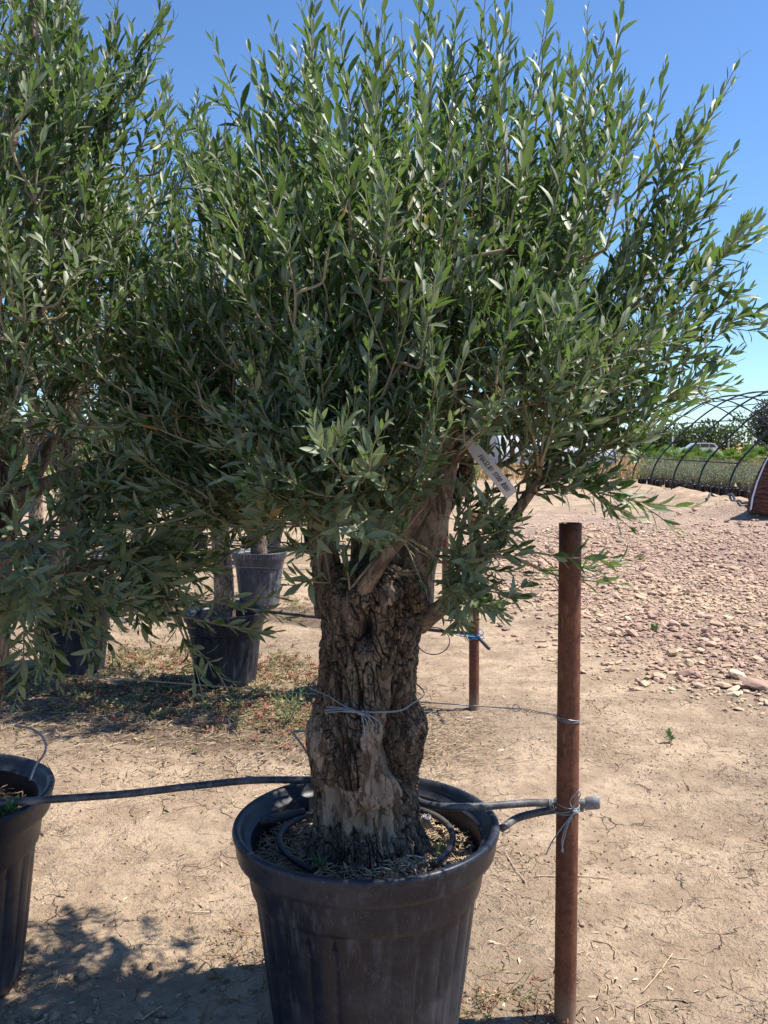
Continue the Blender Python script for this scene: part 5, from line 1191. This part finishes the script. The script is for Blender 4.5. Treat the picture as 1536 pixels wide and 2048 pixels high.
# dry grass of the field
rr = np.random.default_rng(9); n = 26000; y = 38+rr.random(n)**1.3*75; x = (rr.uniform(-.1, .5, n))*y+rr.normal(0, 1, n); h = rr.uniform(.15, .45, n); a = rr.uniform(0, 6.28, n)
v, f, a_ = leaf_batch(np.stack([x, y, ground_h(x, y)], 1), np.stack([np.cos(a)*.4, np.sin(a)*.4, np.ones(n)], 1), np.stack([rr.normal(0, 1, n), -np.ones(n), rr.normal(0, .3, n)], 1), h, h*.22, rr.uniform(0, .4, n), rr.uniform(.5, 1, n), 2)
M_DRYG = var_mat('dry_grass', [(0, (.12, .14, .05)), (.5, (.32, .20, .08)), (1, (.48, .33, .15))], .9, .2, 1)
tag(mesh_obj('dry_grass', v, [f], M_DRYG, None, {'var': a_}), 'orange-brown dry grass covering the field before the tree line', 'grass', kind='stuff')
# parked car
cy_ = 106; cxx = (1393-768)/F*cy_; car = empty('parked_car', (cxx, cy_, gz(cxx, cy_)), 'silver-white estate car parked before the far tree line', 'car')
prof = [(-2.25, .35), (-2.28, .62), (-2.2, .82), (-1.25, .98), (-.55, 1.46), (-.1, 1.52), (1.2, 1.52), (1.75, 1.42), (2.12, 1.0), (2.24, .9), (2.26, .4), (2.1, .28), (-2.1, .28)]
def extr(prof, y0, y1, inset=0, taper=0):
    n = len(prof); v = []
    for yv, s in ((y0, 1-taper), (y0+.12 if y1 > y0 else y0-.12, 1), (y1-.12 if y1 > y0 else y1+.12, 1), (y1, 1-taper)): v += [(x*s, yv, (z_-.8)*s+.8) for x, z_ in prof]
    mb = MB(); mb.add(np.array(v), [grid_faces(n, 4, True)]); mb.add(np.array(v), [[tuple(range(n))[::-1]], [tuple(range(3*n, 4*n))]]); return mb
extr(prof, -.88, .88, taper=.03).build('body', plain('silver_paint', (.62, .64, .66), .25, .3, .02, 3, 0), car, False)
M_GL = plain('dark_glass', (.03, .035, .04), .1, 0, .05, 3, 0)
for nm, pf in (('window', [(-1.05, 1.0), (-.5, 1.40), (.0, 1.43), (.0, 1.0)]), ('window', [(.08, 1.0), (.08, 1.43), (1.0, 1.43), (1.0, 1.0)]), ('window', [(1.08, 1.0), (1.08, 1.43), (1.6, 1.34), (1.85, 1.02)])):
    mb = MB(); n = len(pf); v = [(x, -.90, z_) for x, z_ in pf]+[(x, .90, z_) for x, z_ in pf]; mb.add(np.array(v), [grid_faces(n, 2, True)]); mb.add(np.array(v), [[tuple(range(n))], [tuple(range(n, 2*n))[::-1]]]); mb.build(nm, M_GL, car, False)
for x in (-1.4, 1.4):
    for s in (-1, 1):
        mb = MB(); th = np.linspace(0, 2*math.pi, 24); tube(mb, np.array([(x, s*.70, .32), (x, s*.90, .32)]), .32, 20); w = mb.build('wheel', plain('tyre_rubber', (.02, .02, .02), .8), car, False)
        mb = MB(); tube(mb, np.array([(x, s*.90, .32), (x, s*.915, .32)]), .2, 16); mb.build('rim', plain('alloy', (.5, .5, .52), .3, .8), w, False)
for s in (-1, 1):
    mb = MB(); box(mb, (-2.29, s*.72-.15, .62), (-2.20, s*.72+.15, .78)); mb.build('headlight', plain('lamp_glass', (.7, .7, .7), .1), car, False)
# curved black hose lying on the dirt near the hoop house
q = [PZ(u, v, 0) for u, v in ((1412, 1016), (1420, 1012), (1440, 1012), (1462, 1018), (1480, 1028), (1500, 1034))]
wire_thing('irrigation_hose', [[(a[0], a[1], gz(a[0], a[1])+.045) for a in catmull(q, 6)]], .03, M_HOSE_D, 'loop of black pipe lying on bare earth before the hoop house', 'pipe', smooth=1)
print('objects', len(bpy.data.objects))
